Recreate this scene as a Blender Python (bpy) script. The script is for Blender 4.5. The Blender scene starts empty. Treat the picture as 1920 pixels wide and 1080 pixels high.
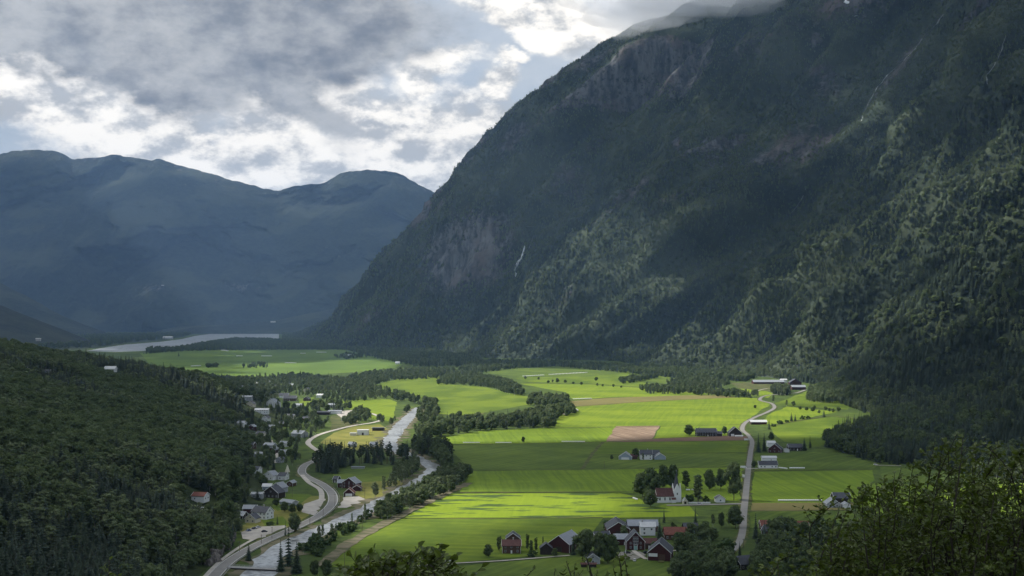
import bpy, math, random
import numpy as np
from mathutils import Vector, Matrix
from mathutils.bvhtree import BVHTree

S = bpy.context.scene
COL = S.collection
R = math.radians
rng = np.random.default_rng(7)
random.seed(7)

# ------------------------------------------------------------------ camera
F = 2200.0                      # focal length in photograph pixels
CAMZ = 150.0
PITCH = math.atan(60 / F)
cam = bpy.data.cameras.new("camera")
cam.sensor_width = 36
cam.lens = F / 1920 * 36
cam.clip_start = 0.5
cam.clip_end = 60000
camo = bpy.data.objects.new("camera", cam)
camo.location = (0, 0, CAMZ)
camo.rotation_euler = (math.pi / 2 + PITCH, 0, 0)
COL.objects.link(camo)
S.camera = camo

# ------------------------------------------------------------------ sun, exposure
SUN_EL, SUN_AZ = R(45), R(-74)          # azimuth clockwise from +Y: ahead and to the left
sun_dir = Vector((math.sin(SUN_AZ) * math.cos(SUN_EL), math.cos(SUN_AZ) * math.cos(SUN_EL), math.sin(SUN_EL)))
sl = bpy.data.lights.new("sun", 'SUN')
sl.energy = 5.0
sl.angle = R(0.6)
sl.color = (1.0, 0.95, 0.86)
so = bpy.data.objects.new("sun", sl)
so.rotation_euler = sun_dir.to_track_quat('Z', 'Y').to_euler()
so.location = (-2000, 2000, 3000)
COL.objects.link(so)
S.view_settings.view_transform = 'Standard'
S.view_settings.look = 'None'
S.view_settings.gamma = 1
S.view_settings.use_curve_mapping = False
S.view_settings.exposure = 0.56
S.cycles.use_denoising = True
S.cycles.max_bounces = 8
S.cycles.diffuse_bounces = 2
S.cycles.glossy_bounces = 2
S.cycles.transmission_bounces = 3
S.cycles.transparent_max_bounces = 8
S.cycles.volume_bounces = 3

# ------------------------------------------------------------------ world: sky and far clouds
W = bpy.data.worlds.new("World")
S.world = W
W.use_nodes = True
W.cycles.sampling_method = 'MANUAL'
W.cycles.sample_map_resolution = 512

class NG:
    """small helper that writes node trees"""
    def __init__(s, tree):
        s.t = tree; s.t.nodes.clear()
    def n(s, kind, **kw):
        nd = s.t.nodes.new(kind)
        for k, v in kw.items(): setattr(nd, k, v)
        return nd
    def link(s, a, b): s.t.links.new(a, b)
    def put(s, sock, v):
        if isinstance(v, bpy.types.NodeSocket): s.link(v, sock)
        elif v is not None: sock.default_value = v
    def math(s, op, a, b=None, c=None, clamp=False):
        nd = s.n('ShaderNodeMath', operation=op, use_clamp=clamp)
        for i, v in enumerate((a, b, c)):
            if v is not None: s.put(nd.inputs[i], v)
        return nd.outputs[0]
    def vmath(s, op, a, b=None, scale=None):
        nd = s.n('ShaderNodeVectorMath', operation=op)
        s.put(nd.inputs[0], a)
        if b is not None: s.put(nd.inputs[1], b)
        if scale is not None: s.put(nd.inputs['Scale'], scale)
        return nd.outputs['Value'] if op in ('LENGTH', 'DISTANCE', 'DOT_PRODUCT') else nd.outputs['Vector']
    def noise(s, vec, scale, detail=4, rough=0.5, dist=0.0, out='Fac', typ='FBM'):
        nd = s.n('ShaderNodeTexNoise', noise_type=typ)
        s.put(nd.inputs['Vector'], vec)
        nd.inputs['Scale'].default_value = scale; nd.inputs['Detail'].default_value = detail
        nd.inputs['Roughness'].default_value = rough; nd.inputs['Distortion'].default_value = dist
        return nd.outputs[out]
    def ramp(s, v, a, b, lo=0.0, hi=1.0, smooth=True):
        nd = s.n('ShaderNodeMapRange')
        if smooth: nd.interpolation_type = 'SMOOTHSTEP'
        s.put(nd.inputs[0], v)
        for i, x in enumerate((a, b, lo, hi)): s.put(nd.inputs[1 + i], x)
        return nd.outputs[0]
    def mix(s, f, a, b, mode='MIX'):
        nd = s.n('ShaderNodeMix', data_type='RGBA', blend_type=mode)
        s.put(nd.inputs[0], f)
        s.put(nd.inputs[6], a if isinstance(a, bpy.types.NodeSocket) else (*a, 1))
        s.put(nd.inputs[7], b if isinstance(b, bpy.types.NodeSocket) else (*b, 1))
        return nd.outputs[2]
    def comb(s, x, y, z=0.0):
        nd = s.n('ShaderNodeCombineXYZ')
        for i, v in enumerate((x, y, z)): s.put(nd.inputs[i], v)
        return nd.outputs[0]

def build_world():
    g = NG(W.node_tree)
    out = g.n('ShaderNodeOutputWorld')
    sky = g.n('ShaderNodeTexSky', sky_type='NISHITA')
    sky.sun_disc = False
    sky.sun_elevation = SUN_EL
    sky.sun_rotation = SUN_AZ % (2 * math.pi)
    sky.altitude = 200
    sky.air_density = 1.0
    sky.dust_density = 2.0
    bg = g.n('ShaderNodeBackground')
    bg.inputs[1].default_value = 0.085
    # thin veil over the blue
    vec = g.n('ShaderNodeTexCoord').outputs['Generated']
    sep = g.n('ShaderNodeSeparateXYZ'); g.link(vec, sep.inputs[0])
    az = g.math('ARCTAN2', sep.outputs[0], sep.outputs[1])
    el = g.math('ARCSINE', sep.outputs[2])
    ae = g.comb(az, el, 0.0)
    # warp the coordinates so cloud outlines billow
    stretched = g.vmath('MULTIPLY', vec, (1.0, 1.0, 1.7))
    w1 = g.noise(stretched, 9, 6, 0.6, out='Color')
    w2 = g.vmath('SCALE', g.vmath('SUBTRACT', w1, (0.5, 0.5, 0.5)), scale=0.10)
    wc = g.vmath('ADD', ae, w2)
    wc = g.vmath('MULTIPLY', wc, (1, 1, 0))
    def D(px, py): return ((px - 960) / F, (600 - py) / F)
    def blob(px, py, rx, ry, rot=0.0):
        cx, cy = D(px, py)
        m = g.n('ShaderNodeMapping', vector_type='TEXTURE')
        g.link(wc, m.inputs[0])
        m.inputs['Location'].default_value = (cx, cy, 0)
        m.inputs['Rotation'].default_value = (0, 0, R(rot))
        m.inputs['Scale'].default_value = (rx / F, ry / F, 1)
        ln = g.vmath('LENGTH', m.outputs[0])
        return g.math('SUBTRACT', 1.0, ln)
    def union(bl):
        acc = None
        for b in bl:
            v = blob(*b)
            acc = v if acc is None else g.math('SMOOTH_MAX', acc, v, 0.25)
        return acc
    fine = g.noise(stretched, 26, 9, 0.62)
    mid = g.noise(stretched, 6, 7, 0.52)
    fc = g.math('SUBTRACT', fine, 0.5); mc = g.math('SUBTRACT', mid, 0.5)
    # bright cumulus
    cu = union([(60, 200, 260, 70, 6), (250, 245, 230, 62, -14), (560, 230, 230, 95, -24), (370, 310, 230, 70, -10), (600, 310, 260, 75, -6),
                (720, 285, 270, 95, -8), (880, 310, 210, 110), (185, 275, 38, 26), (800, 130, 75, 32, 10), (770, 170, 42, 45),
                (945, 180, 34, 42), (945, 118, 34, 16), (1130, 40, 240, 60, -14), (980, 60, 130, 30, -25), (640, 330, 160, 45),
                (-300, 200, 260, 100)])
    cu = g.math('ADD', g.math('ADD', cu, g.math('MULTIPLY', fc, 1.1)), g.math('MULTIPLY', mc, 0.9))
    cum = g.ramp(cu, -0.40, 0.34)
    # heavy grey deck
    dk = union([(150, 60, 560, 125, -6), (540, 100, 350, 110, 12), (250, 150, 300, 60, -18), (500, 190, 210, 60, -30), (60, 130, 200, 50), (640, 20, 200, 50),
                (-500, 80, 500, 150)])
    dk = g.math('ADD', dk, g.math('MULTIPLY', mc, 1.2))
    dk = g.math('ADD', dk, g.math('MULTIPLY', fc, 0.35))
    dkm = g.ramp(dk, -0.12, 0.42)
    # the rest of the sky outside these: broken cloud everywhere
    gen = g.math('ADD', g.noise(vec, 3.2, 8, 0.6), g.math('MULTIPLY', fc, 0.25))
    genm = g.ramp(gen, 0.42, 0.62)
    outside = g.ramp(g.math('MAXIMUM', g.ramp(el, 0.30, 0.42), g.math('MAXIMUM', g.ramp(g.math('ABSOLUTE', az), 0.50, 0.7), 0.0)), 0.0, 1.0)
    genm = g.math('MULTIPLY', genm, outside)
    # shade inside the bright cloud: lit tops, greyer bellies
    up = g.noise(g.vmath('ADD', stretched, (0, 0, 0.03)), 26, 7, 0.6)
    rel = g.math('SUBTRACT', fine, up)
    lit = g.ramp(g.math('ADD', g.math('MULTIPLY', rel, 4.2), g.math('ADD', g.math('MULTIPLY', mc, 2.2), g.math('MULTIPLY', g.math('MINIMUM', cu, 0.5), 0.35))), -0.55, 0.62)
    cucol = g.mix(lit, (0.40, 0.41, 0.42), (0.94, 0.89, 0.81))
    dkcol = g.mix(g.ramp(g.math('ADD', mc, g.math('MULTIPLY', fc, 0.8)), -0.2, 0.28), (0.42, 0.42, 0.415), (0.14, 0.153, 0.175))
    veil = g.ramp(g.noise(stretched, 5, 6, 0.6), 0.35, 0.7)
    bgv = g.n('ShaderNodeBackground'); g.put(bgv.inputs[0], g.mix(veil, (0.37, 0.42, 0.485), (0.58, 0.60, 0.61))); bgv.inputs[1].default_value = 1.0
    bgc = g.n('ShaderNodeBackground'); g.link(cucol, bgc.inputs[0]); bgc.inputs[1].default_value = 1.0
    bgd = g.n('ShaderNodeBackground'); g.link(dkcol, bgd.inputs[0]); bgd.inputs[1].default_value = 1.0
    bgg = g.n('ShaderNodeBackground'); g.put(bgg.inputs[0], g.mix(lit, (0.30, 0.335, 0.39), (0.60, 0.63, 0.66))); bgg.inputs[1].default_value = 1.0
    g.link(sky.outputs[0], bg.inputs[0])
    def ms(f, a, b):
        m = g.n('ShaderNodeMixShader'); g.put(m.inputs[0], f); g.link(a, m.inputs[1]); g.link(b, m.inputs[2]); return m.outputs[0]
    x = ms(0.82, bg.outputs[0], bgv.outputs[0])
    x = ms(genm, x, bgg.outputs[0])
    x = ms(cum, x, bgc.outputs[0])
    x = ms(dkm, x, bgd.outputs[0])
    g.link(x, out.inputs['Surface'])
build_world()

# ------------------------------------------------------------------ helpers
def ray(px, py):
    u = (px - 960) / F; v = (540 - py) / F
    c, s = math.cos(PITCH), math.sin(PITCH)
    return Vector((u, c - v * s, s + v * c))
def at(px, py, D):                      # the point seen at a pixel, D metres ahead
    d = ray(px, py); t = D / d.y
    return Vector((d.x * t, D, CAMZ + d.z * t))
def gp(px, py, z=0.0):                  # the same on the level valley floor
    d = ray(px, py)
    t = (z - CAMZ) / min(d.z, -0.004)
    return Vector((d.x * t, d.y * t, z))
def proj(P):
    P = np.asarray(P, float); c, s = math.cos(PITCH), math.sin(PITCH)
    x = P[..., 0]; y = P[..., 1]; z = P[..., 2] - CAMZ
    dep = y * c + z * s; up = -y * s + z * c
    dep = np.where(dep < 1, 1, dep)
    return 960 + F * x / dep, 540 - F * up / dep

def _h(ix, iy, iz, seed):
    n = (ix * 374761393 + iy * 668265263 + iz * 2147483647 + seed * 1274126177) & 0xffffffff
    n = ((n ^ (n >> 13)) * 1274126177) & 0xffffffff
    n = (n ^ (n >> 16)) & 0xffffffff
    return n / 4294967295.0 * 2 - 1
def vnoise(x, y, z=None, seed=0):
    x = np.asarray(x, float); y = np.asarray(y, float); z = np.zeros_like(x) if z is None else np.asarray(z, float)
    ix, iy, iz = np.floor(x).astype(np.int64), np.floor(y).astype(np.int64), np.floor(z).astype(np.int64)
    fx, fy, fz = x - ix, y - iy, z - iz
    fx, fy, fz = [f * f * (3 - 2 * f) for f in (fx, fy, fz)]
    r = 0
    for dx in (0, 1):
        for dy in (0, 1):
            for dz in (0, 1):
                w = (fx if dx else 1 - fx) * (fy if dy else 1 - fy) * (fz if dz else 1 - fz)
                r = r + w * _h(ix + dx, iy + dy, iz + dz, seed)
    return r
def fbm(x, y, z=None, oct=4, seed=0, gain=0.5):
    a, r, f = 1.0, 0, 1.0
    for o in range(oct):
        r = r + a * vnoise(np.asarray(x) * f, np.asarray(y) * f, None if z is None else np.asarray(z) * f, seed + o * 17)
        a *= gain; f *= 2.03
    return r

def mesh_from(name, verts, faces, mats=None, midx=None, smooth=False):
    me = bpy.data.meshes.new(name)
    v = np.asarray(verts, dtype=np.float32).reshape(-1, 3)
    if isinstance(faces, np.ndarray):
        nf, k = faces.shape
        me.vertices.add(len(v)); me.vertices.foreach_set('co', v.ravel())
        me.loops.add(nf * k); me.loops.foreach_set('vertex_index', faces.ravel().astype(np.int32))
        me.polygons.add(nf); me.polygons.foreach_set('loop_start', (np.arange(nf) * k).astype(np.int32))
        me.update(calc_edges=True)
    else:
        me.from_pydata(v.tolist(), [], faces)
    for m in (mats or []): me.materials.append(m)
    if midx is not None: me.polygons.foreach_set('material_index', np.asarray(midx, dtype=np.int32))
    me.polygons.foreach_set('use_smooth', np.full(len(me.polygons), bool(smooth)))
    me.update()
    return me
def obj(name, me, parent=None, kind=None, label=None, cat=None, group=None, loc=None, rz=None):
    o = bpy.data.objects.new(name, me)
    COL.objects.link(o)
    if parent: o.parent = parent
    if loc is not None: o.location = loc
    if rz is not None: o.rotation_euler = (0, 0, rz)
    if kind: o['kind'] = kind
    if label: o['label'] = label
    if cat: o['category'] = cat
    if group: o['group'] = group
    return o
def grid_faces(nu, nv):
    a = np.arange(nu * nv).reshape(nu, nv)
    return np.stack([a[:-1, :-1], a[1:, :-1], a[1:, 1:], a[:-1, 1:]], -1).reshape(-1, 4)

# ------------------------------------------------------------------ materials
def new_mat(name):
    m = bpy.data.materials.new(name); m.use_nodes = True
    return m, NG(m.node_tree)
def finish(g, m, col, rough=0.9, bump=None, bstr=0.3, bdist=1.0, spec=0.3, metal=0.0, transl=0.0, tcol=None):
    o = g.n('ShaderNodeOutputMaterial'); p = g.n('ShaderNodeBsdfPrincipled')
    g.put(p.inputs['Base Color'], col if isinstance(col, bpy.types.NodeSocket) else (*col, 1))
    g.put(p.inputs['Roughness'], rough); p.inputs['Specular IOR Level'].default_value = spec; p.inputs['Metallic'].default_value = metal
    if bump is not None:
        b = g.n('ShaderNodeBump'); g.link(bump, b.inputs['Height']); b.inputs['Strength'].default_value = bstr; b.inputs['Distance'].default_value = bdist
        g.link(b.outputs[0], p.inputs['Normal'])
    res = p.outputs[0]
    if transl:
        t = g.n('ShaderNodeBsdfTranslucent'); c = tcol or col
        g.put(t.inputs[0], c if isinstance(c, bpy.types.NodeSocket) else (*c, 1))
        mx = g.n('ShaderNodeMixShader'); mx.inputs[0].default_value = transl
        g.link(res, mx.inputs[1]); g.link(t.outputs[0], mx.inputs[2]); res = mx.outputs[0]
    g.link(res, o.inputs['Surface'])
    return m
def plain(name, col, rough=0.7, spec=0.3, var=0.15, scale=1.5, metal=0.0):
    m, g = new_mat(name)
    v = g.n('ShaderNodeTexCoord').outputs['Object']
    n = g.noise(v, scale, 5, 0.6)
    c = g.mix(g.ramp(n, 0.3, 0.7), [x * (1 - var) for x in col], [min(1, x * (1 + var)) for x in col])
    return finish(g, m, c, rough, spec=spec, metal=metal)
def foliage_mat(name, c1, c2, c3, transl=0.3, tc=(0.10, 0.16, 0.02)):
    m, g = new_mat(name)
    oi = g.n('ShaderNodeObjectInfo').outputs['Random']
    v = g.n('ShaderNodeTexCoord').outputs['Object']
    n = g.noise(v, 0.55, 3, 0.6)
    c = g.mix(g.ramp(oi, 0.0, 1.0, smooth=False), c1, c2)
    c = g.mix(g.ramp(n, 0.42, 0.72), c, c3)
    t = g.mix(0.5, c, tc)
    return finish(g, m, c, 0.75, spec=0.25, transl=transl, tcol=t)
def posn(g): return g.n('ShaderNodeNewGeometry').outputs['Position']

M = {}
M['spruce'] = foliage_mat('spruce_needles', (0.024, 0.040, 0.025), (0.042, 0.064, 0.036), (0.034, 0.053, 0.030), 0.12)
M['birch'] = foliage_mat('birch_leaves', (0.115, 0.150, 0.065), (0.19, 0.225, 0.12), (0.12, 0.16, 0.075), 0.32)
M['broad'] = foliage_mat('broadleaf_leaves', (0.066, 0.098, 0.036), (0.120, 0.155, 0.064), (0.075, 0.108, 0.042), 0.30)
M['pine'] = foliage_mat('pine_needles', (0.028, 0.046, 0.020), (0.045, 0.064, 0.028), (0.035, 0.055, 0.022), 0.10)
M['hedge'] = foliage_mat('hedge_leaves', (0.03, 0.06, 0.015), (0.05, 0.085, 0.02), (0.03, 0.055, 0.015), 0.2)
M['bark'] = plain('bark', (0.11, 0.085, 0.065), 0.9)
M['palebark'] = plain('pale_birch_bark', (0.42, 0.40, 0.37), 0.8, var=0.35, scale=3)
M['drive'] = plain('worn_drive', (0.20, 0.19, 0.165), 0.95, var=.2, scale=.2)
M['asphalt'] = plain('asphalt', (0.20, 0.193, 0.182), 0.85, var=0.10, scale=0.08)
M['gravel'] = plain('gravel', (0.40, 0.37, 0.33), 0.95, var=0.14, scale=0.15)
M['concrete'] = plain('concrete', (0.36, 0.35, 0.33), 0.9)
M['white'] = plain('white_paint', (0.72, 0.73, 0.72), 0.6, var=0.05)
M['cream'] = plain('cream_paint', (0.62, 0.58, 0.46), 0.6, var=0.05)
M['grey'] = plain('grey_paint', (0.34, 0.36, 0.38), 0.7, var=0.08)
M['bluegrey'] = plain('blue_grey_paint', (0.30, 0.36, 0.42), 0.7, var=0.08)
M['red'] = plain('falu_red_paint', (0.055, 0.017, 0.017), 0.85, var=0.2)
M['brown'] = plain('brown_stained_wood', (0.085, 0.05, 0.035), 0.85, var=0.2)
M['darkwood'] = plain('dark_tarred_wood', (0.035, 0.028, 0.024), 0.8, var=0.25)
M['slate'] = plain('dark_slate_roof', (0.055, 0.06, 0.075), 0.65, var=0.18, scale=0.8)
M['greyroof'] = plain('grey_metal_roof', (0.24, 0.26, 0.29), 0.6, var=0.10, scale=0.6)
M['paleroof'] = plain('pale_metal_roof', (0.50, 0.51, 0.52), 0.6, var=0.08, scale=0.6)
M['redroof'] = plain('red_tile_roof', (0.16, 0.058, 0.042), 0.8, var=0.2, scale=0.8)
M['brownroof'] = plain('brown_red_tile_roof', (0.088, 0.040, 0.036), 0.8, var=0.2, scale=0.8)
M['turq'] = plain('turquoise_paint', (0.30, 0.52, 0.47), 0.6, var=0.05)
M['glass'] = plain('window_glass', (0.03, 0.04, 0.05), 0.12, spec=0.6)
M['film'] = plain('white_plastic_film', (0.80, 0.80, 0.80), 0.45, var=0.06, scale=2)
M['metal'] = plain('galvanised_metal', (0.42, 0.43, 0.44), 0.5, metal=0.2)
M['pole'] = plain('weathered_pole_wood', (0.13, 0.11, 0.09), 0.9)
M['black'] = plain('black_rubber', (0.02, 0.02, 0.02), 0.7)
M['carwhite'] = plain('white_car_paint', (0.75, 0.75, 0.75), 0.25, spec=0.6, var=0.02)
M['cardark'] = plain('dark_car_paint', (0.03, 0.035, 0.045), 0.25, spec=0.6, var=0.02)
M['carsilver'] = plain('silver_car_paint', (0.45, 0.47, 0.5), 0.3, spec=0.6, var=0.02)
M['carblue'] = plain('blue_car_paint', (0.05, 0.09, 0.2), 0.3, spec=0.6, var=0.02)
M['foam'] = plain('falling_water', (0.30, 0.32, 0.34), 0.6, var=0.5, scale=0.05)
M['bigfall'] = plain('bright_falling_water', (0.6, 0.63, 0.66), 0.6, var=0.2, scale=0.05)
M['snow'] = plain('old_snow', (0.8, 0.82, 0.85), 0.7, var=0.05, scale=0.1)

def field_mat(name, c1, c2, ang=0.0, width=9.0, stripe=0.35, mott=0.5, patch=None, scale=0.006):
    """crop: fine rows, broad tractor lanes and soft patches"""
    m, g = new_mat(name)
    p = posn(g)
    mp = g.n('ShaderNodeMapping'); g.link(p, mp.inputs[0]); mp.inputs['Rotation'].default_value = (0, 0, R(ang))
    q = mp.outputs[0]
    wob = g.noise(q, 0.01, 2, 0.5)
    sep = g.n('ShaderNodeSeparateXYZ'); g.link(q, sep.inputs[0])
    xx = g.math('ADD', sep.outputs[0], g.math('MULTIPLY', wob, 14.0))
    row = g.noise(g.comb(g.math('DIVIDE', xx, width * 0.45), g.math('DIVIDE', sep.outputs[1], width * 22), 0.0), 1.0, 3, 0.6)
    ph = g.math('PINGPONG', g.math('DIVIDE', xx, width * 1.6), 0.5)
    lane = g.ramp(ph, 0.0, 0.06, 1.0, 0.0)
    big = g.noise(g.vmath('MULTIPLY', q, (1, 2.2, 1)), scale, 5, 0.55)
    small = g.noise(q, 0.12, 5, 0.65)
    f = g.math('ADD', g.math('MULTIPLY', g.ramp(big, 0.36, 0.64), mott * 1.1), g.math('MULTIPLY', g.ramp(row, 0.36, 0.64), stripe * 1.3 + .12))
    f = g.math('ADD', f, g.math('MULTIPLY', g.ramp(small, 0.3, 0.7), 0.3))
    c = g.mix(g.math('MULTIPLY', f, 0.8, clamp=True), c1, [x * .86 for x in c2])
    c = g.mix(g.math('MULTIPLY', lane, stripe * 0.55), c, [x * 0.55 for x in c2])
    if patch:
        pn = g.noise(g.vmath('MULTIPLY', p, (0.45, 1.5, 1)), 0.05, 4, 0.6)
        c = g.mix(g.ramp(pn, 0.52, 0.60), c, patch)
    return finish(g, m, c, 0.95, bump=small, bstr=0.5, bdist=0.4, spec=0.15)
GR1, GR2 = (0.175, 0.25, 0.014), (0.11, 0.18, 0.012)
M['field_a'] = field_mat('barley_green', (0.19, 0.25, 0.018), (0.115, 0.18, 0.013), 12, 12, 0.2, 0.65)
M['field_b'] = field_mat('meadow_green', (0.16, 0.215, 0.018), (0.08, 0.13, 0.012), -80, 10, 0.35, 0.7)
M['field_c'] = field_mat('mown_meadow', (0.13, 0.18, 0.024), (0.068, 0.11, 0.016), 35, 9, 0.45, 0.65)
M['field_d'] = field_mat('rowed_crop', (0.17, 0.245, 0.016), (0.105, 0.17, 0.014), -4, 9, 0.32, 0.55)
M['field_p'] = field_mat('patchy_crop', (0.20, 0.275, 0.015), (0.15, 0.22, 0.013), 5, 9, 0.15, 0.4, patch=(0.05, 0.085, 0.02))
M['field_brown'] = field_mat('cut_brown_strip', (0.20, 0.175, 0.06), (0.15, 0.135, 0.05), 85, 6, 0.3, 0.5)
M['plough'] = field_mat('tilled_soil', (0.34, 0.255, 0.18), (0.19, 0.13, 0.09), -20, 5, 0.9, 0.4)
M['soil'] = field_mat('dark_soil', (0.20, 0.125, 0.09), (0.13, 0.08, 0.06), 85, 5, 0.4, 0.4)
M['far_field'] = field_mat('distant_meadow', (0.12, 0.19, 0.022), (0.07, 0.125, 0.02), 80, 30, 0.3, 0.6, scale=0.002)
M['dry'] = field_mat('dry_yellow_grass', (0.23, 0.21, 0.05), (0.13, 0.15, 0.03), 20, 12, 0.1, 0.7, scale=0.02)
M['scrub'] = field_mat('rough_bank', (0.13, 0.125, 0.05), (0.055, 0.075, 0.02), 20, 6, 0.1, 0.9, scale=0.04)
M['bank'] = field_mat('stony_bank', (0.20, 0.17, 0.12), (0.09, 0.095, 0.045), 20, 6, 0.1, 0.9, scale=0.05)

def ground_mat():
    m, g = new_mat('valley_ground')
    p = posn(g)
    a = g.noise(p, 0.006, 6, 0.6); b = g.noise(p, 0.06, 6, 0.7)
    c = g.mix(g.ramp(a, 0.38, 0.62), (0.055, 0.085, 0.02), (0.095, 0.14, 0.025))
    c = g.mix(g.ramp(b, 0.35, 0.7), c, (0.035, 0.055, 0.016))
    return finish(g, m, c, 0.95, bump=b, bstr=0.6, bdist=1.0, spec=0.1)
M['ground'] = ground_mat()
def hill_mat():
    m, g = new_mat('wooded_slope')
    p = posn(g)
    b = g.noise(p, 0.05, 6, 0.7)
    c = g.mix(g.ramp(b, 0.35, 0.7), (0.022, 0.034, 0.014), (0.045, 0.06, 0.02))
    nz = g.n('ShaderNodeSeparateXYZ'); g.link(g.n('ShaderNodeNewGeometry').outputs['Normal'], nz.inputs[0])
    c = g.mix(g.ramp(nz.outputs[2], 0.55, 0.7), (0.14, 0.125, 0.11), c)
    return finish(g, m, c, 0.95, bump=b, bstr=0.8, bdist=2.0, spec=0.1)
M['hill'] = hill_mat()
def mountain_mat(name, far=False):
    """forest floor with bare rock where the 'rock' attribute says so"""
    m, g = new_mat(name)
    p = posn(g)
    at_ = g.n('ShaderNodeAttribute', attribute_name='rock').outputs['Fac']
    s = 0.3 if far else 1.0
    a = g.noise(p, 0.004 * s, 8, 0.62); b = g.noise(p, 0.05 * s, 8, 0.68)
    st = g.noise(g.vmath('MULTIPLY', p, (1, 1, 0.22)), 0.03 * s, 7, 0.65)
    forest = g.mix(g.ramp(b, 0.38, 0.66), (0.015, 0.023, 0.017), (0.038, 0.052, 0.032))
    forest = g.mix(g.ramp(a, 0.45, 0.62), forest, (0.052, 0.066, 0.040))
    rock = g.mix(g.ramp(st, 0.36, 0.64), (0.035, 0.038, 0.043), (0.15, 0.153, 0.16))
    rock = g.mix(g.ramp(a, 0.5, 0.62), rock, (0.115, 0.10, 0.098))
    if far: forest = g.mix(g.ramp(b, 0.38, 0.66), (0.010, 0.015, 0.012), (0.026, 0.036, 0.024)); forest = g.mix(g.ramp(a, 0.47, 0.6), forest, (0.044, 0.054, 0.036))
    k = g.ramp(g.math('ADD', at_, g.math('MULTIPLY', g.math('SUBTRACT', b, 0.5), 1.5)), 0.35, 0.62)
    c = g.mix(k, forest, rock)
    h = g.math('ADD', b, g.math('MULTIPLY', st, g.math('MULTIPLY', k, 1.2)))
    return finish(g, m, c, 0.95, bump=h, bstr=0.9, bdist=(30.0 if far else 8.0), spec=0.1)
M['mountain'] = mountain_mat('mountain_slope')
M['farmountain'] = mountain_mat('distant_mountain_slope', True)
def water_mat(name, foam_sheen, scale):
    m, g = new_mat(name)
    p = posn(g)
    n = g.noise(p, scale, 5, 0.65); n2 = g.noise(p, scale * 0.12, 4, 0.6)
    c = g.mix(g.math('MULTIPLY', g.ramp(g.math('ADD', n, g.math('MULTIPLY', n2, 0.4)), 0.52, 0.80), foam_sheen), (0.035, 0.042, 0.044), (0.42, 0.44, 0.45))
    return finish(g, m, c, 0.28, bump=n, bstr=1.0, bdist=0.35, spec=0.5)
M['river'] = water_mat('rippled_river_water', 0.85, 0.22)
M['lake'] = water_mat('lake_water', 0.9, 0.03)  # pale mottling in the colour stands in for sky sheen on the lake
# ------------------------------------------------------------------ large forms
# valley floor: one sheet to beyond the mountains
xs = np.concatenate([np.linspace(-14000, -3000, 12), np.linspace(-2600, 2600, 60), np.linspace(3000, 14000, 12)])
ys = np.concatenate([np.linspace(-3000, 0, 6), np.linspace(60, 5000, 90), np.linspace(5400, 26000, 30)])
gx, gy = np.meshgrid(xs, ys, indexing='ij')
obj('ground', mesh_from('ground', np.stack([gx, gy, np.full_like(gx, -0.05)], -1), grid_faces(len(xs), len(ys)), [M['ground']]), kind='structure')

def tps(pts):
    P = np.array([p[:2] for p in pts], float) / 500; z = np.array([p[2] for p in pts], float); n = len(P)
    def U(r): return np.where(r > 0, r * r * np.log(np.maximum(r, 1e-9)), 0)
    K = U(np.linalg.norm(P[:, None] - P[None], axis=-1)) + np.eye(n) * 0.01
    A = np.zeros((n + 3, n + 3)); A[:n, :n] = K; A[:n, n] = 1; A[:n, n + 1:] = P; A[n, :n] = 1; A[n + 1:, :n] = P.T
    w = np.linalg.solve(A, np.concatenate([z, [0, 0, 0]]))
    def f(x, y):
        sh = np.shape(x); Q = np.stack([np.ravel(x), np.ravel(y)], -1) / 500
        r = np.linalg.norm(Q[:, None] - P[None], axis=-1)
        return (U(r) @ w[:n] + w[n] + Q @ w[n + 1:]).reshape(sh)
    return f
hill_pts = [(-218, 500, 36), (-207, 600, 16), (-655, 1500, 104), (-618, 1700, 82), (-499, 1800, 62), (-394, 1700, 16), (-290, 900, 38), (-305, 700, 58), (-436, 1000, 70),
            (-420, 1300, 48), (-280, 1100, 15), (-236, 850, 10), (-165, 600, 3), (-186, 687, 0), (-190, 805, 0), (-205, 950, 0), (-232, 1100, 0), (-262, 1222, 0), (-300, 1400, 0), (-330, 1600, 0),
            (-150, 687, -9), (-150, 805, -9), (-160, 950, -9), (-190, 1100, -9), (-220, 1250, -9), (-250, 1450, -8), (-300, 1750, -5), (-400, 2050, -4),
            (-1200, 1500, 190), (-900, 800, 170), (-600, 500, 130), (-1200, 2800, 40), (-700, 2300, 24), (-500, 2300, 4), (-900, 3300, 0), (-500, 3000, -9), (-1500, 3600, 10), (-1700, 2600, 120),
            (-100, 500, -4), (0, 700, -14), (0, 1400, -14), (-100, 2200, -12), (-400, 400, 100), (-250, 380, 50), (-100, 400, -2)]
hill_f = tps(hill_pts)
def hill_z(x, y):
    z = hill_f(x, y)
    z = z + (fbm(x / 60, y / 60, oct=4, seed=3) * 3.0 * np.clip(z / 12, 0, 1))
    return np.clip(z, -6, 400)
nx, ny = 230, 330
gx, gy = np.meshgrid(np.linspace(-1900, -120, nx), np.linspace(380, 3500, ny), indexing='ij')
gz = hill_z(gx, gy)
hv = np.stack([gx, gy, gz], -1).reshape(-1, 3)
hillside = obj('hillside', mesh_from('hillside', hv, grid_faces(nx, ny), [M['hill']], smooth=True), kind='structure')
hill_bvh = BVHTree.FromPolygons([Vector(v) for v in hv], grid_faces(nx, ny).tolist())

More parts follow.
